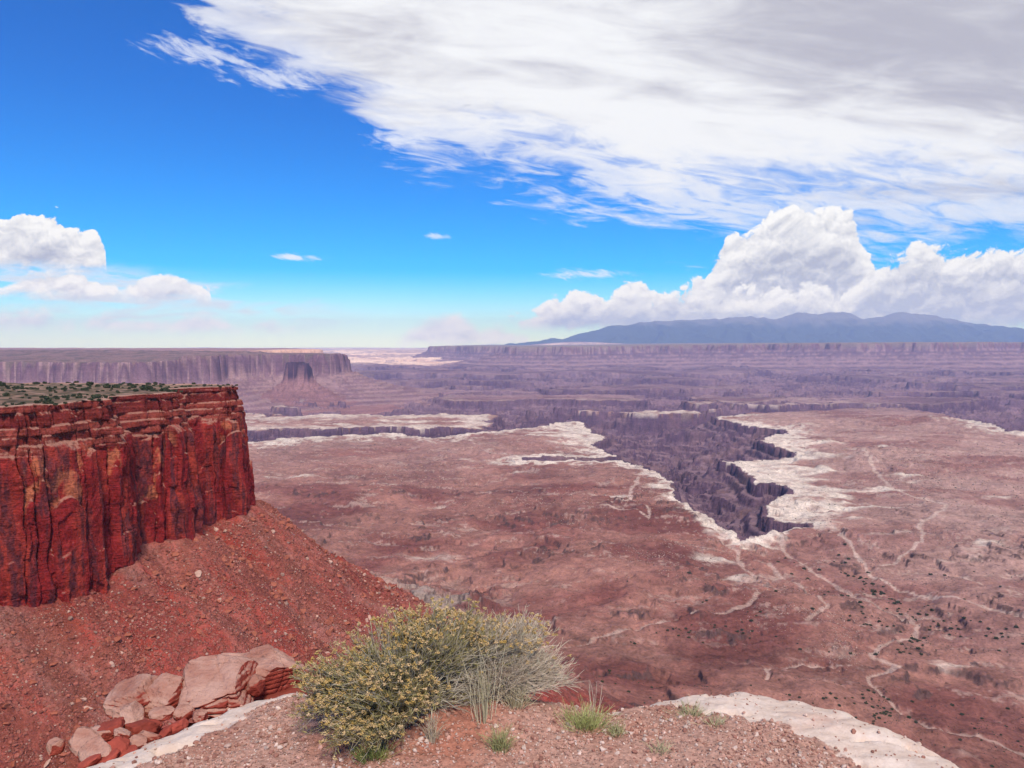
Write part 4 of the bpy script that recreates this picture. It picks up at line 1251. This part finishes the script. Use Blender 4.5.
def build_bushes():
    rng = np.random.default_rng(91)
    YEL = ((.42, .27, .075), (.55, .39, .22)); LEAF = ((.23, .20, .065), (.36, .30, .14)); GREYL = ((.33, .31, .20), (.44, .40, .29))
    STEM = ((.33, .28, .20), (.52, .46, .36)); DRY = ((.40, .31, .23), (.64, .53, .41))
    make_bush('rabbitbrush', 'round flowering bush with yellow heads on the ledge, left of its grey neighbour', 'bush', gz(405, 728),
              [(at(337, 708, 3.05), (.12, .15, .09), 90, .75, .95), (at(392, 703, 3.0), (.16, .16, .15), 150, .6, .8), (at(434, 648, 3.2), (.18, .18, .125), 320, 1.0, .7),
               (at(372, 742, 2.9), (.14, .12, .08), 100, .5, .9), (at(356, 670, 3.15), (.10, .13, .08), 80, .6, .7), (at(320, 684, 3.05), (.06, .08, .06), 34, .9, .95), (at(400, 670, 3.12), (.16, .16, .12), 120, .15, .35),
               (at(455, 694, 3.15), (.12, .12, .14), 90, .05, .2), (at(478, 652, 3.28), (.15, .14, .12), 150, .35, .3)],
              rng, STEM, LEAF, YEL, 9, 1.2)
    make_bush('dry_shrub', 'wispy grey dry shrub of bare twigs leaning right, against the yellow flowering bush', 'bush', gz(488, 715),
              [(at(488, 676, 3.3), (.20, .18, .19), 620, .0, .12), (at(522, 684, 3.35), (.17, .16, .155), 560, .02, .12), (at(520, 645, 3.4), (.11, .14, .08), 130, .4, .4), (at(498, 648, 3.35), (.15, .14, .11), 300, .05, .2)],
              rng, DRY, GREYL, YEL, 4, 1.05)
    tufts = [
        (484, 738, 34, .29, .07, ((.40, .36, .20), (.62, .55, .38)), 'tall straw coloured grass tuft in front of the bushes', .84),
        (500, 757, 120, .10, .05, ((.25, .27, .10), (.45, .42, .20)), 'short green grass tuft at the foot of the tall straw tuft'),
        (585, 731, 260, .10, .10, ((.26, .30, .08), (.52, .50, .22)), 'bright green low tuft of grass right of the bushes'),
        (616, 738, 90, .05, .05, ((.30, .31, .12), (.50, .46, .26)), 'little green sprig at the right end of the bright green tuft'),
        (515, 725, 110, .11, .06, ((.40, .34, .20), (.55, .47, .30)), 'tan dry tuft between the grey shrub and bright green tuft'),
        (690, 716, 90, .055, .09, ((.34, .35, .16), (.52, .48, .28)), 'thin pale green tuft on the rim of pale rock'),
        (716, 728, 50, .045, .06, ((.36, .36, .18), (.55, .50, .30)), 'sparse tuft just inside the pale rock rim'),
        (592, 716, 10, .15, .04, ((.50, .44, .32), (.66, .58, .44)), 'few tall bare stalks rising beside the grey shrub', .9),
        (660, 758, 50, .05, .07, ((.36, .34, .18), (.50, .44, .28)), 'faint sprig on the bare soil of the ledge'),
        (372, 764, 160, .07, .08, ((.20, .26, .06), (.42, .42, .14)), 'yellow green tuft under the flowering bush, at the picture bottom'),
        (432, 752, 60, .13, .03, ((.44, .36, .24), (.60, .50, .36)), 'upright tan tuft on the red mound below the bushes'),
    ]
    for t in tufts:
        u, v, n, h, sp, cc, lab = t[:7]; up = t[7] if len(t) > 7 else .55
        b = np.array(gz(u, v)); r = rng
        o = np.column_stack([r.normal(0, sp * .5, n), r.normal(0, sp * .4, n), np.full(n, -.004)])
        d = np.column_stack([r.normal(0, 1 - up, (n, 2)) + o[:, :2] / max(sp, .02) * .25 * (1.2 - up), np.ones(n)]); d /= np.linalg.norm(d, axis=1, keepdims=True)
        hh = h * r.uniform(.45, 1.05, (n, 1)); e = o + d * hh; c = o + np.array([0, 0, 1]) * hh * .55 + d * hh * .08
        o[:, :2] *= np.minimum(1, .6)
        vv, f, k = tubes(bez(o, c, e, 5), np.full(n, .0013), np.full(n, .0005), tint(r, n, *cc))
        link('grass_tuft', make_mesh('grass_tuft', vv, f, k, True, [M_PLANT]), label=lab, cat='grass tuft', group='grass tufts on the ledge', loc=b)


build_bushes()


# ------------------------------------------------------------------ the air
def build_haze():
    me_v = [(a, b, c) for c in (-1400, 2250) for b in (-900, 74000) for a in (-76000, 76000)]
    me = make_mesh('haze', me_v, np.array([(0, 2, 3, 1), (4, 5, 7, 6), (0, 1, 5, 4), (2, 6, 7, 3), (0, 4, 6, 2), (1, 3, 7, 5)]), smooth=False)
    m = bpy.data.materials.new('air'); m.use_nodes = True; nt = m.node_tree; nt.nodes.clear()
    o = nt.nodes.new('ShaderNodeOutputMaterial'); v = nt.nodes.new('ShaderNodeVolumePrincipled')
    v.inputs['Color'].default_value = HAZE_COLOR; v.inputs['Density'].default_value = HAZE_DENSITY; v.inputs['Absorption Color'].default_value = (0.45, 0.45, 0.45, 1)
    nt.links.new(v.outputs[0], o.inputs['Volume']); me.materials.append(m)
    link('haze', me, kind='stuff', label='thin blue haze filling the air over the basin', cat='haze')


build_haze()
